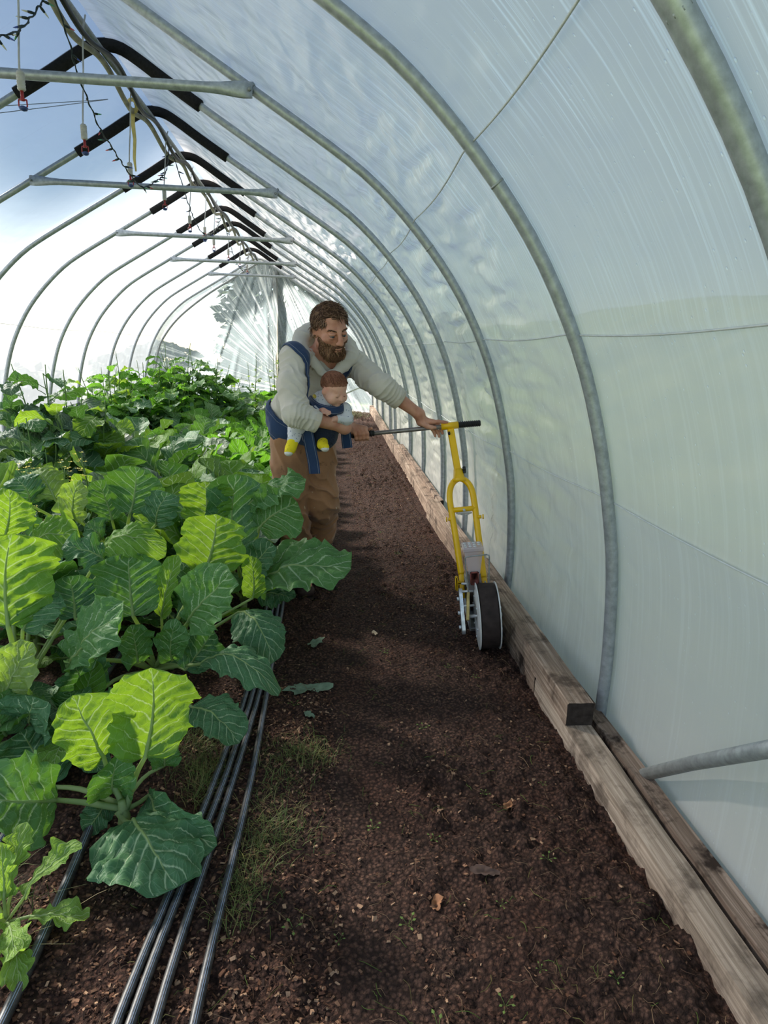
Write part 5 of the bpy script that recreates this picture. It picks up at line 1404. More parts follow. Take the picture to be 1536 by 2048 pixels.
BOOTM = simple('dark_leather', srgb(54, 40, 36), .65, 0, .3, .25, 20, .2, 90)
SOLEM = simple('boot_sole', srgb(40, 32, 28), .8, 0, .2, .2, 30)
def mat_hair(name, stops):
    t = NT(name); col = pick_color(t, stops); t.bsdf(col, .72, 0, .18); return t.m
HAIRM = mat_hair('brown_hair', [(0, srgb(72, 53, 43)), (.3, srgb(98, 73, 58)), (.6, srgb(120, 92, 74)), (.85, srgb(150, 118, 96))])
BEARDM = mat_hair('brown_beard', [(0, srgb(90, 65, 50)), (.3, srgb(120, 88, 66)), (.6, srgb(144, 108, 82)), (.85, srgb(168, 132, 102))])
BHAIR = mat_hair('baby_hair', [(0, srgb(104, 66, 50)), (.4, srgb(126, 82, 62)), (.75, srgb(146, 100, 78))])
EYEW = simple('eye_white', (.20, .16, .15), .2, 0, .5, .02); IRIS = simple('iris', (.05, .06, .07), .15, 0, .6, .2)
ONESIE = None
def mat_print(name, base, spot, sc=90):
    t = NT(name); c = coord(t); vo = t.n('ShaderNodeTexVoronoi'); vo.inputs['Scale'].default_value = sc; t.l(c, vo.inputs['Vector'])
    m = t.ramp(vo.outputs['Distance'], [(.20, (1, 1, 1)), (.28, (0, 0, 0))]).outputs[0]
    se = t.n('ShaderNodeSeparateColor'); t.l(vo.outputs['Color'], se.inputs[0]); m = t.math('MULTIPLY', m, t.math('GREATER_THAN', se.outputs[0], .55))
    t.bsdf(t.mixc(m, base, spot), .85, 0, .2); return t.m
ONESIE = mat_print('pale_printed_cotton', srgb(206, 206, 210), srgb(120, 126, 150)); SOCKY = mat_print('yellow_printed_sock', srgb(226, 204, 40), srgb(80, 90, 60), 120)
SOCKW = simple('pale_sock_sole', srgb(206, 202, 198), .85); YCOL = simple('yellow_collar', srgb(196, 176, 66), .8)

# ------------------------------------------------ the man: frames
ORG = np.array([-.06, 3.58, 0.0])
MAN = empty('person', tuple(ORG)); tag(MAN, 'bearded man in pale hoodie and brown trousers leaning over to push the yellow seeder', 'person')
up = unit(J['neckb'] - J['pelvis']); side = J['Lsh'] - J['Rsh']; side = unit(side - up * side.dot(up)); fwd = unit(np.cross(up, -side))
if fwd[1] > 0: fwd = -fwd
TF = np.stack([side, fwd, up], 1)
HF = frame((.46, -.82, -.33), (-.03, -.25, 1)); HC = J['head'] + np.array([.0, .0, -.008])
if HF[0, 0] < 0: HF[:, 0] *= -1
hp = lambda x, y, z: HC + HF @ np.array([x, y, z])
body = Soft()
def head_prims(B, s=1.0):
    B.ell(hp(0, -.014, .034), (.0745, .094, .086), HF, .02)
    B.ell(hp(0, .022, -.030), (.059, .066, .088), HF, .03)
    B.cone(hp(-.024, .060, -.094), hp(.024, .060, -.094), .022, .022, .03)
    for q in (-1, 1):
        B.cone(hp(q * .050, .0, -.062), hp(q * .026, .052, -.094), .020, .020, .02)
        B.ell(hp(q * .043, .056, -.020), (.024, .022, .018), HF, .02)
        B.cone(hp(q * .006, .082, .026), hp(q * .046, .066, .030), .012, .009, .014)
        B.ell(hp(q * .031, .098, .004), (.019, .022, .012), HF, .012, True)
        pass
        B.ell(hp(q * .031, .0805, .0112), (.0180, .0148, .0088), HF, .003); B.ell(hp(q * .031, .0780, -.0080), (.0150, .0128, .0066), HF, .004)
        B.ell(hp(q * .0115, .103, -.031), (.0085, .011, .0075), HF, .008)
        E = frame(HF[:, 1] * .5 + HF[:, 0] * q, HF[:, 2])
        B.ell(hp(q * .078, -.008, .0), (.020, .007, .033), frame(HF[:, 0] * q + HF[:, 1] * .45, HF[:, 2] - HF[:, 1] * .2), .008)
        B.ell(hp(q * .088, -.006, .006), (.010, .010, .018), HF, .006, True)
    B.cone(hp(0, .090, .022), hp(0, .112, -.014), .0090, .0115, .012)
    B.cone(hp(0, .112, -.014), hp(0, .118, -.027), .0105, .0112, .010)
    B.ell(hp(0, .094, -.0585), (.024, .010, .0058), HF, .006); B.ell(hp(0, .092, -.0715), (.020, .011, .0068), HF, .006)
head_prims(body)
nb = J['neckb'] + np.array([.0, .02, .0])
body.cone(hp(0, -.03, -.055), nb, .054, .060, .03)
body.ell(J['chest'], (.165, .105, .17), TF, .05); body.ell(J['waist'], (.145, .10, .13), TF, .06); body.ell(J['pelvis'], (.155, .11, .11), TF, .05)
body.cone(J['Rsh'], nb - up * .03, .058, .06, .05); body.cone(J['Lsh'], nb - up * .03, .058, .06, .05)
body.chain([J['Rsh'], J['Relb'], J['Rwr']], [.054, .042, .027], .02); body.chain([J['Lsh'], J['Lelb'], J['Lwr']], [.054, .042, .027], .02)
m_ = J['Relb'] * .68 + J['Rwr'] * .32; body.cone(J['Relb'], m_, .043, .047, .02); m_ = J['Lelb'] * .68 + J['Lwr'] * .32; body.cone(J['Lelb'], m_, .040, .042, .02)
for s_ in 'RL':
    body.chain([J[s_ + 'hip'], J[s_ + 'knee'], J[s_ + 'ank']], [.085, .058, .042], .04); body.cone(J[s_ + 'ank'], J[s_ + 'toe'] + np.array([0, 0, .02]), .042, .034, .03)
# right hand closed round the left grip of the handlebar
gb = np.array(SM @ Vector((-.535, .4953, .990))); bd = unit(np.array(SM @ Vector((0, .5, 1))) - np.array(SM @ Vector((-.5, .4953, .990))))   # grip axis, towards the seeder
upv = unit(np.array([0, 0, 1.]) - bd * bd[2]); fr_ = np.cross(bd, upv)     # fr_: across the grip
if fr_[1] > 0: fr_ = -fr_                                                  # towards the camera
def gp(a, ang, r): return gb + bd * a + (upv * math.cos(ang) + fr_ * math.sin(ang)) * r
wr = J['Rwr']
palm0 = gp(-.050, -.2, .040); palm1 = gp(.030, -.1, .034)
body.cone(wr, palm0, .028, .030, .035); body.cone(palm0, gp(.035, .25, .031), .026, .016, .02); body.cone(palm0, gp(-.018, .75, .032), .026, .016, .02); body.cone(palm0, gp(.02, -.5, .033), .025, .016, .015)
for i, a in enumerate((.040, .020, .000, -.019)):
    R0 = .0255; r0 = (.0098, .0100, .0096, .0086)[i]
    pts = [gp(a - .004, .55, .033), gp(a + .003, 1.35, R0 + .006), gp(a + .004, 2.15, R0 + .002), gp(a + .002, 2.95, R0), gp(a, 3.6, R0 - .001)]
    body.chain(pts, [r0 * 1.15, r0 * 1.1, r0, r0 * .92, r0 * .8], .006)
th = [gp(-.015, -.9, .036), gp(.022, -1.25, .033), gp(.050, -.95, .0275), gp(.066, -.35, .0265)]
body.chain(th, [.0150, .0125, .0108, .009], .008)
# left hand resting on the bar: thumb and forefinger along the top, other fingers hanging behind it
lb = np.array(SM @ Vector((-.155, .498, .998)))
def lp(a, b, c): return lb + bd * a + fr_ * b + upv * c       # along bar, towards camera, up
lw = J['Lwr']; k0 = lp(-.018, -.010, .032)
body.cone(lw, lp(-.050, -.022, .040), .027, .027, .02); body.cone(lp(-.052, -.030, .040), lp(-.004, -.030, .022), .024, .015, .015); body.cone(lp(-.052, -.010, .038), lp(.004, -.008, .030), .022, .0145, .015)
body.cone(lp(-.055, -.038, .030), lp(-.014, -.044, .006), .020, .013, .015)
body.chain([lp(.002, -.006, .030), lp(.034, -.002, .0285), lp(.060, .002, .0235), lp(.078, .004, .020)], [.0105, .0098, .0088, .0076], .006)
body.chain([lp(.002, -.022, .022), lp(.032, -.026, .008), lp(.046, -.024, -.014), lp(.052, -.022, -.036)], [.0108, .0100, .0090, .0078], .006)
body.chain([lp(-.006, -.034, .014), lp(.018, -.038, -.006), lp(.030, -.034, -.030), lp(.034, -.030, -.052)], [.0105, .0098, .0088, .0076], .006)
body.chain([lp(-.014, -.045, .005), lp(.002, -.048, -.014), lp(.012, -.044, -.034), lp(.014, -.040, -.050)], [.0095, .0088, .0078, .0068], .006)
body.chain([lp(-.052, .004, .028), lp(-.026, .016, .012), lp(-.004, .019, .004), lp(.014, .017, .002)], [.0135, .0120, .0105, .0085], .008)
soft_obj('body', body, .0033, SKIN, MAN, ORG, it=1)
MAN_BODY = body
# eyes, brows, lips
for q in (-1, 1):
    m = MB(); m.ball(tuple(hp(q * .031, .0795, .0025) - ORG), .0118, 14, 10); e = m.build('eye', EYEW, MAN)
    gz_ = unit(HF[:, 1] + HF[:, 2] * -.32 + HF[:, 0] * .2); c_ = hp(q * .031, .0795, .0025) + gz_ * .0096 - ORG
    m = MB(); m.ball(tuple(c_), (.0074, .0074, .0030), 12, 8, Matrix(frame(HF[:, 0], gz_).tolist())); m.build('iris', IRIS, e)
    b = MB(); rr_ = random.Random(4 + q)
    for i in range(46):
        t_ = i / 45; p = hp(q * (.010 + .038 * t_), .0925 - .020 * t_ ** 1.6, .0225 + .006 * math.sin(t_ * 2.4) + rr_.uniform(-.003, .003)) - ORG
        d = HF @ np.array([q * .8, .15, rr_.uniform(.0, .5)]); b.tube([p, p + d * .006, p + d * .011], [.0011, .001, .0004], 4)
    b.build('eyebrow', HAIRM, MAN)
m = MB(); P = np.stack([[hp((i / 12 - .5) * 2 * .016, .1035 - .010 * abs(i / 6 - 1) ** 2, z) - ORG for i in range(13)] for z in (-.0625, -.0665)]); m.tube([tuple(p) for p in P[0]], .0020, 6); m.build('mouth', LIP, MAN)

# hair and beard: a cap of locks over the scalp
def on_surface(fn, dirs, c, r0=.20):
    t = np.full(len(dirs), r0)
    for _ in range(40): t = t - np.clip(fn(c + dirs * t[:, None]), -.03, .03) * .9
    return c + dirs * t[:, None]
def locks(mask, flow, n, L, r, seed, fn, c, F, lift=.004, wave=.35, seg=6, out=.35):
    q = np.random.default_rng(seed); m = MB(); d = q.normal(size=(n * 6, 3)); d /= np.linalg.norm(d, axis=1)[:, None]
    d = d[[mask(x) for x in d]][:n]; D = d @ F.T; P = on_surface(fn, D, c); N = grad(fn, P)
    for i in range(len(P)):
        fl = F @ np.array(flow(d[i], q)); n_ = N[i]; t = unit(fl - n_ * fl.dot(n_) * .9); b = np.cross(n_, t); l = L(d[i]) * q.uniform(.75, 1.2); ph = q.uniform(0, 6.28); a = wave * q.uniform(.3, 1)
        pts = []
        for k in range(seg):
            s = k / (seg - 1); pts.append(P[i] + n_ * (lift * min(1, s * 3) + l * out * s * (1 - .75 * s)) + t * l * s + b * l * a * .35 * math.sin(ph + s * 4))
        rad = [r * x for x in np.interp(np.linspace(0, 1, seg), [0, .3, .7, 1], [.7, 1, .8, .15])]
        m.tube([tuple(p - ORG) for p in pts], rad, 5, flat=.55)
    return m
def scalp(d):
    x, y, z = d
    if z > .74: return True
    if y > .25: return z > (.60 if abs(x) < .3 else .70 if abs(x) < .55 else .36)
    if y > -.05: return z > .12 if abs(x) > .7 else z > .3
    return z > -.32
def hair_flow(d, q):
    x, y, z = d
    side_ = np.array([np.sign(x) * .6, .10, -1.0]) if abs(x) > .55 or y < -.4 else np.array([.75 + .3 * q.normal(), .55, .10 + .25 * q.normal()])
    return side_ + .28 * q.normal(size=3)
hb = locks(scalp, hair_flow, 2600, lambda d: .040 if d[2] > .45 else .026, .0023, 3, body.ev, HC + HF @ np.array([0, -.014, .02]), HF, .003, .7, 6, .30)
hair = hb.build('hair', HAIRM, MAN)
cap = Soft(); cap.ell(hp(0, -.018, .038), (.0785, .097, .089), HF, .01)
cutf = lambda P: np.maximum.reduce([((P - HC) @ HF[:, 1]) * 1.05 - ((P - HC) @ HF[:, 2]) + .030 - .45 * np.maximum(0, .045 - np.abs((P - HC) @ HF[:, 0])), -((P - HC) @ HF[:, 2]) - .03])
soft_obj('hair_base', cap, .004, simple('hair_base_brown', srgb(66, 48, 39), .8, 0, .1, .25, 120), hair, ORG, lambda P: .002 * vnoise(P[:, 0] * 160, P[:, 1] * 160, P[:, 2] * 160), 0, cutf)  # plain brown shell that fills in under the locks
def beardm(d):
    x, y, z = d
    if y < .05: return -.55 < z < -.15 and abs(x) > .62 and y > -.10
    if z > -.36 and abs(x) < .62: return False
    if abs(x) < .26 and -.52 < z < -.44 and y > .3: return False
    return z < -.28 - .34 * max(0, .75 - abs(x)) and z > -.93 and y > .02
bb = locks(beardm, lambda d, q: np.array([d[0] * .5, .25, -1.0]) + .28 * q.normal(size=3), 2300, lambda d: .026 if d[2] < -.6 else .013, .0015, 5, body.ev, HC, HF, .002, .5, 5, .28)
bd_ = bb.build('beard', BEARDM, MAN)
bs = Soft()
bs.ell(hp(0, .052, -.098), (.040, .042, .040), HF, .02)
for q in (-1, 1): bs.cone(hp(q * .058, .004, -.040), hp(q * .047, .026, -.080), .010, .018, .02); bs.cone(hp(q * .047, .026, -.080), hp(q * .018, .062, -.107), .018, .025, .02); bs.cone(hp(q * .028, .078, -.078), hp(q * .022, .088, -.058), .010, .008, .012); bs.cone(hp(q * .004, .100, -.0475), hp(q * .026, .086, -.058), .0058, .0062, .01)
soft_obj('beard_base', bs, .0033, simple('beard_base_brown', srgb(94, 68, 52), .85, 0, .1, .3, 160), bd_, ORG, lambda P: .0028 * vnoise(P[:, 0] * 210, P[:, 1] * 210, P[:, 2] * 120), 0)  # plain brown shell that fills in under the beard strands

# ------------------------------------------------ hoodie
hd = Soft()
hd.ell(J['chest'] + fwd * -.005, (.172, .122, .185), TF, .05); hd.ell(J['waist'] + fwd * -.01, (.168, .126, .15), TF, .06)
hem = J['pelvis'] + up * .055 - fwd * .015; hd.ell(hem, (.178, .138, .085), TF, .05)
nb2 = nb - up * .035
for s_ in 'RL': hd.cone(J[s_ + 'sh'], nb2, .060, .062, .05)
Rc = J['Rcuff'] + unit(J['Rwr'] - J['Relb']) * .004; Lc = J['Lelb'] + (J['Lwr'] - J['Lelb']) * .40
hd.chain([J['Rsh'], (J['Rsh'] + J['Relb']) / 2 + np.array([-.012, -.01, 0]), J['Relb'], Rc], [.064, .062, .056, .050], .03)
hd.chain([J['Lsh'], (J['Lsh'] + J['Lelb']) / 2 + np.array([0, 0, -.008]), J['Lelb'], Lc], [.064, .061, .056, .051], .03)
def folds(P):
    d = 0.
    # rings of soft folds round the sleeves, diagonal pulls across the chest
    for a, b, n_, am in ((J['Rsh'], J['Relb'], 30, .0055), (J['Relb'], Rc, 75, .0065), (J['Lsh'], J['Lelb'], 38, .0055), (J['Lelb'], Lc, 75, .0065)):
        ax = unit(b - a); t = (P - a) @ ax; r = np.linalg.norm(P - a - t[:, None] * ax, axis=1); L = np.linalg.norm(b - a)
        w = np.clip(1 - np.maximum(0, r - .075) / .03, 0, 1) * np.clip((t + .05) / .05, 0, 1) * np.clip((L + .05 - t) / .05, 0, 1)
        ph = t * n_ * 1.6 + 4.2 * vnoise(P[:, 0] * 12, P[:, 1] * 12, P[:, 2] * 12, seed=2)
        d = d - w * am * (1 - np.abs(np.sin(ph))) ** 1.6
    q = (P - J['waist']) @ up
    d = d - .009 * (1 - np.abs(vnoise(P[:, 0] * 9 + q * 7, P[:, 1] * 9, P[:, 2] * 14 + P[:, 0] * 6, seed=6))) ** 3
    d = d + .0025 * vnoise(P[:, 0] * 40, P[:, 1] * 40, P[:, 2] * 40, seed=8)
    return d + .003
# open neck, cuffs and hem
nk = nb2 + fwd * .035 + up * .055
def hood_cut(P):
    c1 = (.074 - np.linalg.norm((P - nk) - np.outer((P - nk) @ unit(up + fwd * .35), unit(up + fwd * .35)), axis=1)); c1 = np.where((P - nk) @ up > -.035, c1, -1)
    # V opening at the front
    ax = unit(Rc - J['Relb']); c2 = np.where(np.linalg.norm(P - Rc, axis=1) < .10, (P - Rc) @ ax - .006, -1)
    ax = unit(Lc - J['Lelb']); c3 = np.where(np.linalg.norm(P - Lc, axis=1) < .10, (P - Lc) @ ax - .006, -1)
    c4 = -((P - hem) @ up) - .050
    return np.maximum.reduce([c1, c2, c3, np.where(np.linalg.norm(P - hem, axis=1) < .4, c4, -1)])
HOOD = soft_obj('hoodie', hd, .0042, HOODM, MAN, ORG, folds, 1, hood_cut)
def band(name, c, ax, r, w, mat, parent, thick=.005, n=40, ecc=(1, 1), ref=None):
    ax = unit(ax); a = unit(np.cross(ax, ref if ref is not None else (0, 0, 1))); b = np.cross(ax, a); m = MB()
    P = np.zeros((n, 8, 3))
    for i in range(n):
        t = 2 * PI * i / n; d = a * math.cos(t) * ecc[0] + b * math.sin(t) * ecc[1]
        for k, (x, y) in enumerate(((0, -.5), (.7, -.5), (1, -.3), (1, .3), (.7, .5), (0, .5), (-.4, .3), (-.4, -.3))): P[i, k] = c + d * (r + x * thick) + ax * y * w
    m.grid(P - ORG, closed_u=True, closed_v=True); return m.build(name, mat, parent)
band('cuff', Rc + unit(Rc - J['Relb']) * .004, Rc - J['Relb'], .047, .03, RIBM, HOOD); band('cuff', Lc + unit(Lc - J['Lelb']) * .004, Lc - J['Lelb'], .048, .03, RIBM, HOOD)
# the hood lying back round the neck: thick rolled collar open in a V at the front
def at(c, s, f, u): return c + side * s + fwd * f + up * u
hpth = [J['c%d' % i] for i in range(1, 11)]
hpth = catmull(hpth, 44)
hs_ = Soft(); rr_ = np.interp(np.linspace(0, 1, 44), [0, .15, .35, .5, .65, .85, 1], [.010, .020, .040, .046, .040, .020, .010])
for i in range(43):
    tg = unit(hpth[i + 1] - hpth[i]); o_ = hpth[i] - nb; o_ = unit(o_ - tg * o_.dot(tg)); n_ = unit(up * .75 + fwd * (.55 if i < 12 or i > 34 else 0) + o_ * .45); n_ = unit(n_ - tg * n_.dot(tg))
    hs_.cone(hpth[i], hpth[i + 1], rr_[i], rr_[i + 1], .025, (n_, .55))
hs_.ell(J['hbag'], (.10, .05, .085), TF, .04)
soft_obj('hood', hs_, .0040, HOODM, HOOD, ORG, lambda P: .003 - .006 * (1 - np.abs(vnoise(P[:, 0] * 16, P[:, 1] * 16, P[:, 2] * 24, seed=12))) ** 3, 1)
tee = Soft(); tee.ell(at(nb2, 0, .045, -.045), (.060, .045, .06), TF, .02); soft_obj('undershirt', tee, .005, TEEM, MAN, ORG)
m = MB(); pth = catmull([at(nb2, -.045, .085, .012), at(nb2, -.02, .096, -.012), at(nb2, .02, .096, -.014), at(nb2, .045, .085, .008)], 16); m.tube([tuple(p - ORG) for p in pth], .005, 7); m.build('shirt_collar', TEEM, MAN)
for s_, l_ in ((-.030, .10), (.034, .06)):
    m = MB(); m.tube([tuple(p - ORG) for p in catmull([at(nb2, s_, .128, -.02), at(nb2, s_ * 1.1, .142, -.06), at(nb2, s_ * 1.15, .150, -.06 - l_)], 10)], .0028, 6); m.build('drawcord', RIBM, HOOD)

# ------------------------------------------------ trousers and boots
tr = Soft(); hp0 = J['pelvis']
tr.ell(hp0 + up * .012, (.166, .124, .10), TF, .05); tr.ell((J['Rhip'] + J['Lhip']) / 2 + np.array([0, .03, .0]), (.150, .115, .10), None, .05)
hemR = J['Rank'] + np.array([.0, -.005, -.02]); hemL = J['Lknee'] + (J['Lank'] - J['Lknee']) * .74
tr.chain([J['Rhip'] + np.array([.012, 0, 0]), J['Rknee'], hemR], [.104, .084, .070], .035); tr.chain([J['Lhip'], J['Lknee'], hemL], [.104, .084, .072], .035)
def tfold(P):
    z = P[:, 2]; d = .0
    for s_ in 'RL':
        kn = J[s_ + 'knee']; dz = z - kn[2]; r = np.linalg.norm((P - kn)[:, :2], axis=1); w = np.exp(-(dz / .16) ** 2) * np.clip(1 - (r - .10) / .05, 0, 1)
        d = d - w * .020 * (1 - np.abs(np.sin(dz * 34 + 2.6 * vnoise(P[:, 0] * 12, P[:, 1] * 12, z * 7, seed=31)))) ** 1.5
        an = J[s_ + 'ank']; w2 = np.exp(-((z - an[2] - .10) / .10) ** 2) * np.clip(1 - (np.linalg.norm((P - an)[:, :2], axis=1) - .10) / .05, 0, 1)
        d = d - w2 * .015 * (1 - np.abs(np.sin(z * 44 + 2.2 * vnoise(P[:, 0] * 14, P[:, 1] * 14, z * 8, seed=35)))) ** 1.5
    d = d - .012 * (1 - np.abs(vnoise(P[:, 0] * 11 + z * 6, P[:, 1] * 11, z * 5, seed=33))) ** 3
    return d + .003 + .002 * vnoise(P[:, 0] * 34, P[:, 1] * 34, z * 34, seed=37)
def tcut(P):
    a = unit(J['Rank'] - J['Rknee']); b = unit(J['Lank'] - J['Lknee'])
    c1 = np.where(np.linalg.norm(P - hemR, axis=1) < .14, (P - hemR) @ a - .012, -1); c2 = np.where(np.linalg.norm(P - hemL, axis=1) < .14, (P - hemL) @ b - .012, -1)
    return np.maximum(c1, c2)
TROU = soft_obj('trousers', tr, .0045, DUCK, MAN, ORG, tfold, 1, tcut)
for s_ in 'RL':
    bt = Soft(); a, t = J[s_ + 'ank'], J[s_ + 'toe']; f_ = unit((t - a) * np.array([1, 1, 0]))
    gz0 = .030 if s_ == 'R' else .055
    heel = np.array([a[0], a[1], gz0]) - f_ * .035; toe = np.array([t[0], t[1], .032])
    if s_ == 'L': toe[2] = .034; heel[2] = .075
    bt.cone(a + np.array([0, .0, .09]), a, .052, .050, .03); bt.cone(a, heel + f_ * .02, .050, .044, .03); bt.cone(heel, toe, .040, .042, .03); bt.ell(toe + np.array([0, 0, .004]), (.046, .046, .032), None, .02)
    bo = soft_obj('boot', bt, .005, BOOTM, MAN, ORG, None, 1)
    so_ = MB(); so_.box((-.044, -.15, -.012), (.044, .15, .010), Matrix.Translation(Vector(((heel + toe) / 2 + np.array([0, 0, -.026])) - ORG)) @ Matrix(np.stack([np.cross(unit(toe - heel), (0, 0, 1)), unit(toe - heel), np.cross(np.cross(unit(toe - heel), (0, 0, 1)), unit(toe - heel))], 1).tolist()).to_4x4(), .01); so_.build('sole', SOLEM, bo)
# a torn drawstring end and pocket seams on the trousers
for p0, p1 in ((hp0 + side * -.10 + fwd * .128 + up * .03, hp0 + side * -.155 + fwd * .085 - up * .06),):
    m = MB(); m.tube([tuple(p - ORG) for p in (p0, (p0 + p1) / 2 + fwd * .012, p1)], .003, 6); m.build('pocket_seam', simple('brown_seam', srgb(112, 76, 48), .8), TROU)

# ------------------------------------------------ the baby, carried facing out
BF = frame((.60, -.62, -.52), (.12, -.25, 1)); BC = J['bhead']
if BF[0, 0] < 0: BF[:, 0] *= -1
bp = lambda x, y, z: BC + BF @ np.array([x, y, z])
BORG = np.array([.01, 3.14, .95])
BABY = empty('baby', tuple(BORG)); tag(BABY, 'sleeping baby with reddish brown hair in a pale printed romper, held in the navy carrier', 'baby')
bs_ = Soft()
bs_.ell(bp(0, -.012, .018), (.058, .068, .058), BF, .015); bs_.ell(bp(0, .016, -.024), (.050, .050, .044), BF, .02)
for q in (-1, 1):
    bs_.ell(bp(q * .030, .036, -.030), (.029, .026, .026), BF, .015); bs_.ell(bp(q * .056, -.006, -.014), (.012, .005, .019), frame(BF[:, 0] * q + BF[:, 1] * .4, BF[:, 2]), .005)
    bs_.ell(bp(q * .023, .062, -.004), (.014, .012, .007), BF, .008, True); bs_.ell(bp(q * .023, .0515, -.004), (.011, .0075, .009), BF, .004)
bs_.cone(bp(0, .056, -.004), bp(0, .066, -.020), .0055, .0078, .008); bs_.ell(bp(-.007, .062, -.021), (.006, .006, .005), BF, .005); bs_.ell(bp(.007, .062, -.021), (.006, .006, .005), BF, .005)
bs_.ell(bp(0, .058, -.038), (.013, .008, .004), BF, .004); bs_.ell(bp(0, .056, -.046), (.011, .008, .0045), BF, .004); bs_.ell(bp(0, .044, -.060), (.020, .018, .014), BF, .012)
bs_.cone(bp(0, -.01, -.04), J['btorso'] + np.array([0, .02, .04]), .032, .05, .02); bs_.cone(J['btorso'], J['bbot'], .072, .07, .03)
def limb(B, pts, rs, k=.012): B.chain(pts, rs, k)
bleg = {'R': [J['bRhip'], J['bRknee'], J['bRfoot'] + np.array([.01, .0, .035])], 'L': [J['bLhip'], J['bLknee'], J['bLfoot'] + np.array([.0, .0, .018])]}
for s_ in 'RL': limb(bs_, bleg[s_], [.036, .030, .022] if s_ == 'R' else [.036, .022, .008])
limb(bs_, [J['bLsh'], J['bLelb'], J['bLhand']], [.028, .022, .016]); limb(bs_, [J['bRsh'], J['bRsh'] * .5 + J['bRhand'] * .5 + np.array([-.02, -.01, -.01]), J['bRhand']], [.028, .022, .016])
def tiny_hand(h, d, u):
    d = unit(d); u = unit(u - d * np.dot(u, d)); w = np.cross(d, u)
    bs_.ell(h + d * .012, (.017, .016, .011), np.stack([w, d, u], 1), .01)
    for i in range(4):
        b = h + d * .022 + w * (i - 1.5) * .0085; bs_.chain([b, b + d * .010 - u * .002, b + d * .015 - u * .010], [.0052, .0048, .004], .004)
    b = h + w * .016 + d * .008; bs_.chain([b, b + d * .010 + w * .006, b + d * .018 + w * .004], [.0055, .005, .004], .004)
tiny_hand(J['bLhand'], np.array([-.8, -.3, -.1]), np.array([0, -.6, .8])); tiny_hand(J['bRhand'], np.array([.7, -.6, -.2]), np.array([0, -.4, .9]))
FD = {'R': np.array([-.010, -.026, -.012]), 'L': np.array([.014, -.036, -.010])}
for s_ in 'RL': f_ = J['b' + s_ + 'foot']; bs_.cone(bleg[s_][2], f_ + FD[s_] * .9, .020 if s_ == 'R' else .010, .016, .01)
soft_obj('body', bs_, .0028, BSKIN, BABY, BORG, None, 1)
ORG_SAVE = ORG; ORG = BORG
def bscalp(d): return d[2] > .76 - .30 * abs(d[0]) if d[1] > .1 else d[2] > -.25 if d[1] < -.2 else d[2] > .10
lh = locks(bscalp, lambda d, q: np.array([d[0] * .4 + .15, .8, -.45]) + .2 * q.normal(size=3), 620, lambda d: .021, .0017, 8, bs_.ev, BC + BF @ np.array([0, -.012, .018]), BF, .0012, .25, 5, .10)
bh = lh.build('hair', BHAIR, BABY)
cp_ = Soft(); cp_.ell(bp(0, -.0125, .0185), (.0592, .0692, .0592), BF, .01)
soft_obj('hair_base', cp_, .003, simple('baby_scalp_hair', srgb(136, 92, 72), .7, 0, .2, .2, 90), bh, BORG, None, 0, lambda P: ((P - BC) @ BF[:, 1]) * .62 - ((P - BC) @ BF[:, 2]) + .014 + .006 * vnoise(P[:, 0] * 90, P[:, 1] * 90, P[:, 2] * 30))
for q in (-1, 1):
    m = MB(); P = [bp(q * (.023 + .010 * a), .0592 - .003 * a * a - (.004 if q * a > 0 else 0) * abs(a), -.0075 - .0022 * (1 - a * a)) - BORG for a in np.linspace(-1, 1, 9)]
    m.tube([tuple(p) for p in P], [.0004, .0009, .0011, .0012, .0012, .0012, .0011, .0009, .0004], 5); m.build('eyelashes', simple('lash_brown', srgb(84, 52, 42), .7), BABY)
m = MB(); m.tube([tuple(bp(.012 * a, .0655 - .005 * a * a, -.0415 - .001 * a * a) - BORG) for a in np.linspace(-1, 1, 7)], [.0005, .001, .0012, .0012, .0012, .001, .0005], 5); m.build('mouth', simple('baby_lips', srgb(176, 96, 88), .5), BABY)
on = Soft(); on.cone(J['btorso'] + np.array([0, 0, .045]), J['bbot'], .076, .078, .03)
for s_ in 'RL':
    L_ = bleg[s_]; on.chain([L_[0], L_[1], L_[1] * .15 + L_[2] * .85] if s_ == 'R' else [L_[0], L_[1] + np.array([-.01, .02, .005])], [.042, .037, .030], .015)
on.chain([J['bLsh'], J['bLelb'], J['bLelb'] * .3 + J['bLhand'] * .7], [.034, .029, .023], .015); on.chain([J['bRsh'], J['bRsh'] * .5 + J['bRhand'] * .5 + np.array([-.02, -.01, -.01]), J['bRsh'] * .2 + J['bRhand'] * .8], [.034, .029, .022], .015)
rom = soft_obj('romper', on, .0036, ONESIE, BABY, BORG, lambda P: .002 - .005 * (1 - np.abs(vnoise(P[:, 0] * 26, P[:, 1] * 26, P[:, 2] * 34, seed=51))) ** 3, 1)
m = MB(); pc = J['btorso'] + np.array([.0, .0, .08]); P = [pc + np.array([.052 * math.cos(a), -.012 + .045 * math.sin(a) * -1, .012 * math.cos(a * 2)]) for a in np.linspace(0, 2 * PI, 28)[:-1]]
m.tube([tuple(p - BORG) for p in P], .010, 8, closed=True); m.build('collar', YCOL, rom)
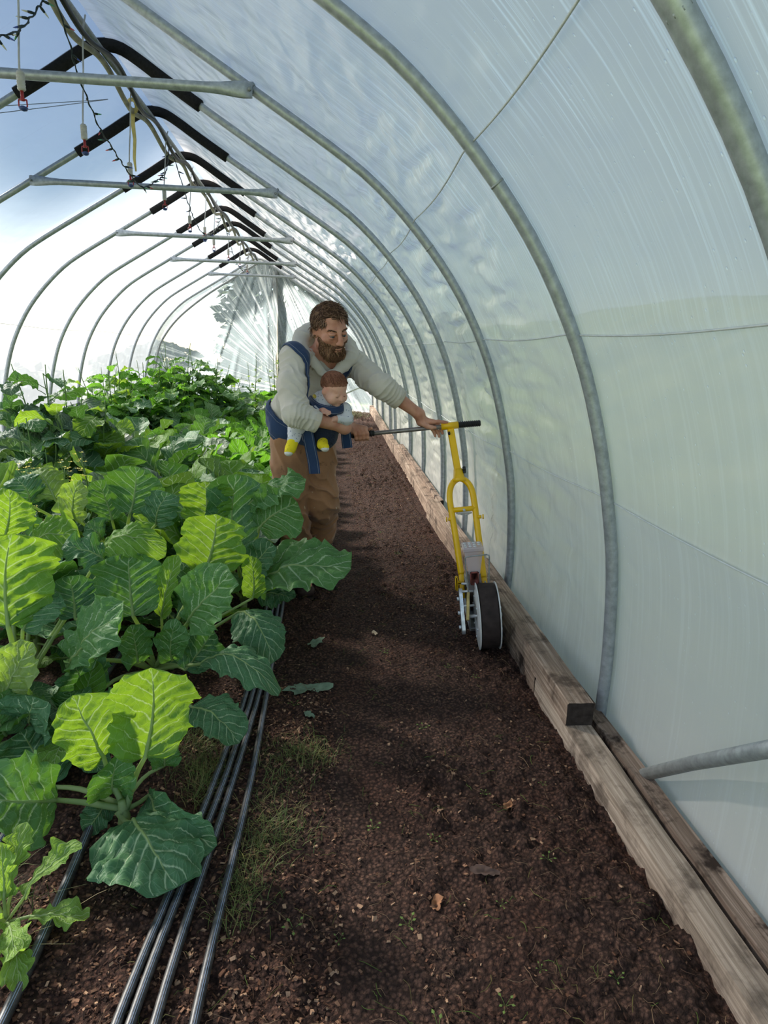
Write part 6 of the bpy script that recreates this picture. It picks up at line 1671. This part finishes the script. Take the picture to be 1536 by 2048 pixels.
for s_ in 'RL':
    f_ = J['b' + s_ + 'foot']; a0 = bleg[s_][2]; d_ = FD[s_]
    sk = Soft(); sk.cone(a0 + (np.array([.004, .055, .012]) if s_ == 'L' else 0), f_ + d_ * .2, .027, .025, .01); sk.cone(f_ + d_ * .2, f_ + d_, .025, .021, .01); so_ = soft_obj('sock', sk, .003, SOCKY, BABY, BORG, lambda P: .0012 * vnoise(P[:, 0] * 70, P[:, 1] * 70, P[:, 2] * 70), 1)
    t_ = Soft(); t_.ell(f_ + d_ * 1.05 + np.array([0, -.001, -.006]), (.0205, .0205, .0165), None, .01); soft_obj('sock_toe', t_, .003, SOCKW, so_, BORG)
ORG = ORG_SAVE

# ------------------------------------------------ the carrier
CORG = np.array([-.04, 3.2, .95])
CAR = empty('baby_carrier', tuple(CORG)); tag(CAR, 'navy denim baby carrier strapped over the pale hoodie', 'baby carrier')
HOODF = lambda P: np.minimum(hd.ev(P) + folds(P), 9)
def strap(name, ctrl, width, mat=DENIM, n=60, off=.007, project=True, nrm=None, th=.006, fn=None, stitch=True, parent=None):
    """flat strap following the clothes below it"""
    P = catmull(ctrl, n); fn = fn or HOODF
    if project:
        for _ in range(12): P = P - (fn(P) - off)[:, None] * grad(fn, P, .006) * .8
        for _ in range(6): P[1:-1] = P[1:-1] * .5 + (P[:-2] + P[2:]) * .25
        N = grad(fn, P, .014)
        for _ in range(10): N[1:-1] = N[1:-1] * .4 + (N[:-2] + N[2:]) * .3; N /= np.linalg.norm(N, axis=1)[:, None]
    else: N = np.tile(unit(nrm), (n, 1))
    T = np.gradient(P, axis=0); T /= np.linalg.norm(T, axis=1)[:, None]; B = np.cross(T, N); B /= np.linalg.norm(B, axis=1)[:, None]; N = np.cross(B, T)
    w = np.array(width) if hasattr(width, '__len__') else np.full(n, width); w = np.interp(np.linspace(0, 1, n), np.linspace(0, 1, len(w)), w)[:, None]
    K = 9; G = np.zeros((n, 2 * K, 3))
    for k in range(K):
        s = k / (K - 1) * 2 - 1; X = P + B * w * s / 2
        if project: X = X - (np.clip(fn(X) - off, -.03, .012))[:, None] * N
        e = th * (1 - .75 * abs(s) ** 4)
        G[:, k] = X + N * e / 2; G[:, 2 * K - 1 - k] = X - N * th / 2
    m = MB(); m.grid(G - CORG, closed_v=True); m.add(G[0] - CORG, [tuple(range(2 * K))]); m.add(G[-1] - CORG, [tuple(range(2 * K))[::-1]])
    o = m.build(name, mat, parent or CAR, sharp=60)
    if stitch:
        for kk in (1, K - 2):
            s = MB(); s.tube([tuple(p) for p in (G[:, kk] + N * .0012 - CORG)], .0011, 4); s.build('stitching', SEAM, o)
    return o
A_ = lambda s, f, u, c='chest': J[c] + side * s + fwd * f + up * u
# shoulder straps: over the shoulders and down beside the baby
strap('shoulder_strap', [J['str' + c_] for c_ in ('A', 'B', 'C', 'C2', 'D', 'E', 'F', 'G')], [.060, .064, .066, .066, .062, .058, .066, .07])
strap('shoulder_strap', [A_(.11, -.10, .10), A_(.115, -.05, .16), A_(.10, .06, .14), A_(.085, .12, .07), A_(.075, .14, .0), A_(.075, .14, -.06)], [.055, .058, .056, .05, .05, .05])
# waist belt, low at the front and higher at the back
bw = []
for a in np.linspace(-2.5, 2.5, 26): bw.append(J['waist'] + side * math.sin(a) * .19 + fwd * math.cos(a) * .15 + up * (-.058 - .032 * math.cos(a)))
strap('waist_belt', bw, [.10, .11, .115, .12, .125, .12, .115, .11, .10], n=100, off=.010, th=.012)
# body panel wrapped round the baby, open at the top below the chin
pn = Soft(); pn.cone(J['btorso'] + np.array([.004, -.006, .022]), J['bbot'] + np.array([.006, -.004, -.008]), .088, .088, .03); pn.cone(J['btorso'] + np.array([.0, .05, .03]), J['bbot'] + np.array([0, .05, 0]), .09, .09, .03)
tp = J['btorso'] + np.array([.02, -.06, .046])
pcut = lambda P: np.maximum.reduce([(P - tp) @ unit((-.10, .25, 1)), -(pn.ev(P) + .008)])
soft_obj('body_panel', pn, .0042, DENIMD, CAR, CORG, lambda P: .002 - .004 * (1 - np.abs(vnoise(P[:, 0] * 22, P[:, 1] * 22, P[:, 2] * 16, seed=61))) ** 3, 1, pcut)
PANF = lambda P: np.minimum(np.minimum(pn.ev(P), hd.ev(P)), on.ev(P))
ed = [tp + np.array([-.108, .06, .036]), tp + np.array([-.085, .012, .016]), tp + np.array([-.050, -.022, -.004]), tp + np.array([.0, -.036, -.014]), tp + np.array([.045, -.022, -.012]), tp + np.array([.078, .02, .0])]
strap('top_edge', ed, .042, DENIM, 50, .008, fn=pn.ev, th=.008)
# loose strap ends
T0 = J['bRhip'] + np.array([.015, -.055, .0])
strap('strap_end', [T0 + np.array([-.016, .02, .045]), T0 + np.array([-.010, -.010, -.01]), T0 + np.array([.004, -.018, -.09]), T0 + np.array([.022, -.014, -.18]), T0 + np.array([.028, -.010, -.235])], [.050, .055, .055, .056, .056], DENIM, 40, project=False, nrm=(-.25, -1, .1), th=.006)
T1 = J['bLhip'] + np.array([.108, .065, -.005])
strap('strap_end', [T1 + np.array([-.012, .0, .04]), T1, T1 + np.array([.006, -.005, -.05]), T1 + np.array([.012, -.004, -.092])], [.046, .05, .052, .052], DENIM, 30, project=False, nrm=(-.15, -1, .1), th=.006)
bk = MB(); bk.box((-.022, -.006, -.016), (.022, .006, .016), Matrix.Translation(Vector(A_(-.135, .145, -.125) - CORG)) @ Matrix(TF.tolist()).to_4x4(), .004); bk.build('buckle', BLKP, CAR)
# ================================================================== outside, light, camera
def mat_out():
    t = NT('meadow'); c = coord(t); n = t.noise(c, 1.5, 4); col = t.ramp(n.outputs[0], [(.3, (.07, .11, .035)), (.7, (.16, .19, .07))]).outputs[0]
    t.bsdf(col, .9, 0, .1); return t.m
m = MB(); R_ = 60
m.add([(-R_, -R_, -.09), (R_, -R_, -.09), (R_, R_, -.09), (-R_, R_, -.09)], [(0, 1, 2, 3)])
o = m.build('ground', mat_out(), smooth=False); tag(o, kind='structure')
def mat_tree():
    t = NT('evergreen_foliage'); g = t.n('ShaderNodeNewGeometry'); col = t.ramp(g.outputs['Random Per Island'], [(0, (.012, .028, .012)), (1, (.04, .07, .022))]).outputs[0]
    t.bsdf(col, .8, 0, .1); return t.m
TREEM = mat_tree(); BARK = simple('tree_bark', (.09, .065, .045), .9, 0, .1, .3, 12)
def tree(loc, h, r, lab, seed, n=2600, name='conifer_tree', z0=.12, leaf=(.16, .42), rnd=False):
    o = empty(name, loc); tag(o, lab, 'tree')
    m = MB(); m.tube([(0, 0, 0), (.05, .02, h * .4), (0, 0, h * .96)], [r * .09, r * .06, .02], 8); m.build('trunk', BARK, o)
    q = np.random.default_rng(seed)
    tz = q.random(n) ** 1.25; z = h * (z0 + (1 - z0) * tz); a = q.uniform(0, 2 * PI, n)
    lay = .75 + .25 * np.sin(z * 9 + 2 * np.sin(a * 3)); R = r * ((1 - tz) ** .8 if not rnd else np.sqrt(np.clip(1 - (2 * tz - 1) ** 2, 0, 1)) if z0 > .3 else np.clip((1 - tz) * 4, 0, 1) ** .6) * lay * q.uniform(.25, 1, n) ** .5 + .05
    c = np.stack([R * np.cos(a), R * np.sin(a), z - .12 * R], 1)
    L = q.uniform(*leaf, n)
    d = np.stack([np.cos(a), np.sin(a), -.35 + .3 * q.normal(size=n)], 1) + .35 * q.normal(size=(n, 3)); d /= np.linalg.norm(d, axis=1)[:, None]
    s = np.cross(d, q.normal(size=(n, 3))); s /= np.linalg.norm(s, axis=1)[:, None]
    W = L * .28
    V = np.stack([c - d * L[:, None] / 2, c + s * W[:, None], c + d * L[:, None] / 2, c - s * W[:, None]], 1).reshape(-1, 3)
    fast_mesh('foliage', V, np.arange(n * 4).reshape(-1, 4), TREEM, o, smooth=False); return o
tree((-1.5, 17.6, -.1), 3.7, 1.25, 'dark bushy tree behind the ridge end of the far end sheet', 5, 3600, 'broad_tree', .02, rnd=True)
tree((.75, 20.6, -.1), 3.9, 1.8, 'broad dark tree behind the right half of the far end sheet', 6, 5000, 'broad_tree', .02, rnd=True)
tree((3.2, 17.0, -.1), 2.4, 1.5, 'low dark tree behind the right edge of the far end sheet', 7, 3500, 'broad_tree', .02, rnd=True)
tree((-4.9, 20.5, -.1), 1.5, 1.9, 'low bush behind the left side of the far end sheet', 8, 2500, 'broad_tree', .02, rnd=True)
for k, (x, y, h, r) in enumerate(LEFT_TREES):
    tree((x, y, -.1), h, r, ['spreading evergreen shading the left roof near the camera', 'second evergreen shading the left roof from outside'][k], 20 + k, 640, z0=.685, leaf=(.3, .8), rnd=True)
def shrub(loc, rx, rz, lab, seed, n=900):
    o = empty('outside_shrub', loc); tag(o, lab, 'shrub')
    q = np.random.default_rng(seed); u = q.normal(size=(n, 3)); u /= np.linalg.norm(u, axis=1)[:, None]; u[:, 2] = np.abs(u[:, 2])
    c = u * np.array([rx, rx, rz]) * q.uniform(.6, 1, n)[:, None]
    L = q.uniform(.1, .25, n); d = q.normal(size=(n, 3)); d /= np.linalg.norm(d, axis=1)[:, None]; s = np.cross(d, u); s /= np.linalg.norm(s, axis=1)[:, None] + 1e-9
    V = np.stack([c - d * L[:, None] / 2, c + s * L[:, None] * .35, c + d * L[:, None] / 2, c - s * L[:, None] * .35], 1).reshape(-1, 3)
    fast_mesh('foliage', V, np.arange(n * 4).reshape(-1, 4), TREEM, o, smooth=False)
    m = MB(); m.tube([(0, 0, 0), (0, 0, rz * .6)], .03, 6); m.build('stem', BARK, o)
shrub((-4.6, 10.6, -.1), 1.0, 1.15, 'dim rounded shrub seen through the left film', 31)
shrub((-4.7, 8.7, -.1), .8, .95, 'second dim shrub outside the left film', 32)

# grassy bank added along the right side to darken and green the lower film
yb = np.linspace(-12, 40, 60); ub = np.linspace(0, 1, 12)
YB, UB = np.meshgrid(yb, ub, indexing='ij')
XB = 2.2 + UB * 7; ZB = -.09 + 2.5 * np.clip(UB * 1.5, 0, 1) ** 1.2 + .25 * vnoise(YB * .4, UB * 4, seed=71)
bank = fast_mesh('added_bank', np.stack([XB, YB, ZB], 2).reshape(-1, 3), quads(60, 12), mat_out()); tag(bank, kind='structure')
w = bpy.data.worlds.new('sky'); SC.world = w; w.use_nodes = True
nt = w.node_tree; nt.nodes.clear()
sky = nt.nodes.new('ShaderNodeTexSky'); sky.sky_type = 'NISHITA'; sky.sun_disc = False
sky.sun_elevation = math.radians(SUN_EL); sky.sun_rotation = math.atan2(SUN_DIR[0], SUN_DIR[1]); sky.air_density = 1.0; sky.dust_density = .25
bg = nt.nodes.new('ShaderNodeBackground'); bg.inputs[1].default_value = SKY_STRENGTH
ow = nt.nodes.new('ShaderNodeOutputWorld'); nt.links.new(sky.outputs[0], bg.inputs[0]); nt.links.new(bg.outputs[0], ow.inputs[0])
sd_ = bpy.data.lights.new('sun', 'SUN'); sd_.energy = SUN_POWER; sd_.angle = math.radians(6.5); sd_.color = (1, .94, .84)
so = bpy.data.objects.new('sun', sd_); COL.objects.link(so); so.location = (-8, 6, 9)
so.rotation_euler = Vector((-SUN_DIR[0], -SUN_DIR[1], -SUN_DIR[2])).to_track_quat('-Z', 'Y').to_euler()

cam = bpy.data.cameras.new('camera'); co = bpy.data.objects.new('camera', cam); COL.objects.link(co)
Mc = [[0.9952274865378864, -0.09291247246960518, 0.029824863772798735], [0.006221936420401978, -0.24459678943525576, -0.969604918564848], [0.09738345622672066, 0.9651630344442073, -0.24285135246851797]]
co.matrix_world = Matrix(((Mc[0][0], -Mc[1][0], -Mc[2][0], 0), (Mc[0][1], -Mc[1][1], -Mc[2][1], 0), (Mc[0][2], -Mc[1][2], -Mc[2][2], 1.36), (0, 0, 0, 1)))
cam.sensor_fit = 'HORIZONTAL'; cam.sensor_width = 36; cam.lens = 36 * 1289.94 / 1536; cam.clip_start = .05; cam.clip_end = 300
SC.camera = co
SC.view_settings.view_transform = 'Standard'; SC.view_settings.look = 'None'; SC.view_settings.gamma = 1; SC.view_settings.exposure = EXPOSURE
SC.view_settings.use_curve_mapping = False
c = SC.cycles
c.max_bounces = 10; c.diffuse_bounces = 5; c.glossy_bounces = 3; c.transmission_bounces = 8; c.transparent_max_bounces = 16
c.use_denoising = True; c.sample_clamp_indirect = 6; c.caustics_reflective = False; c.caustics_refractive = False
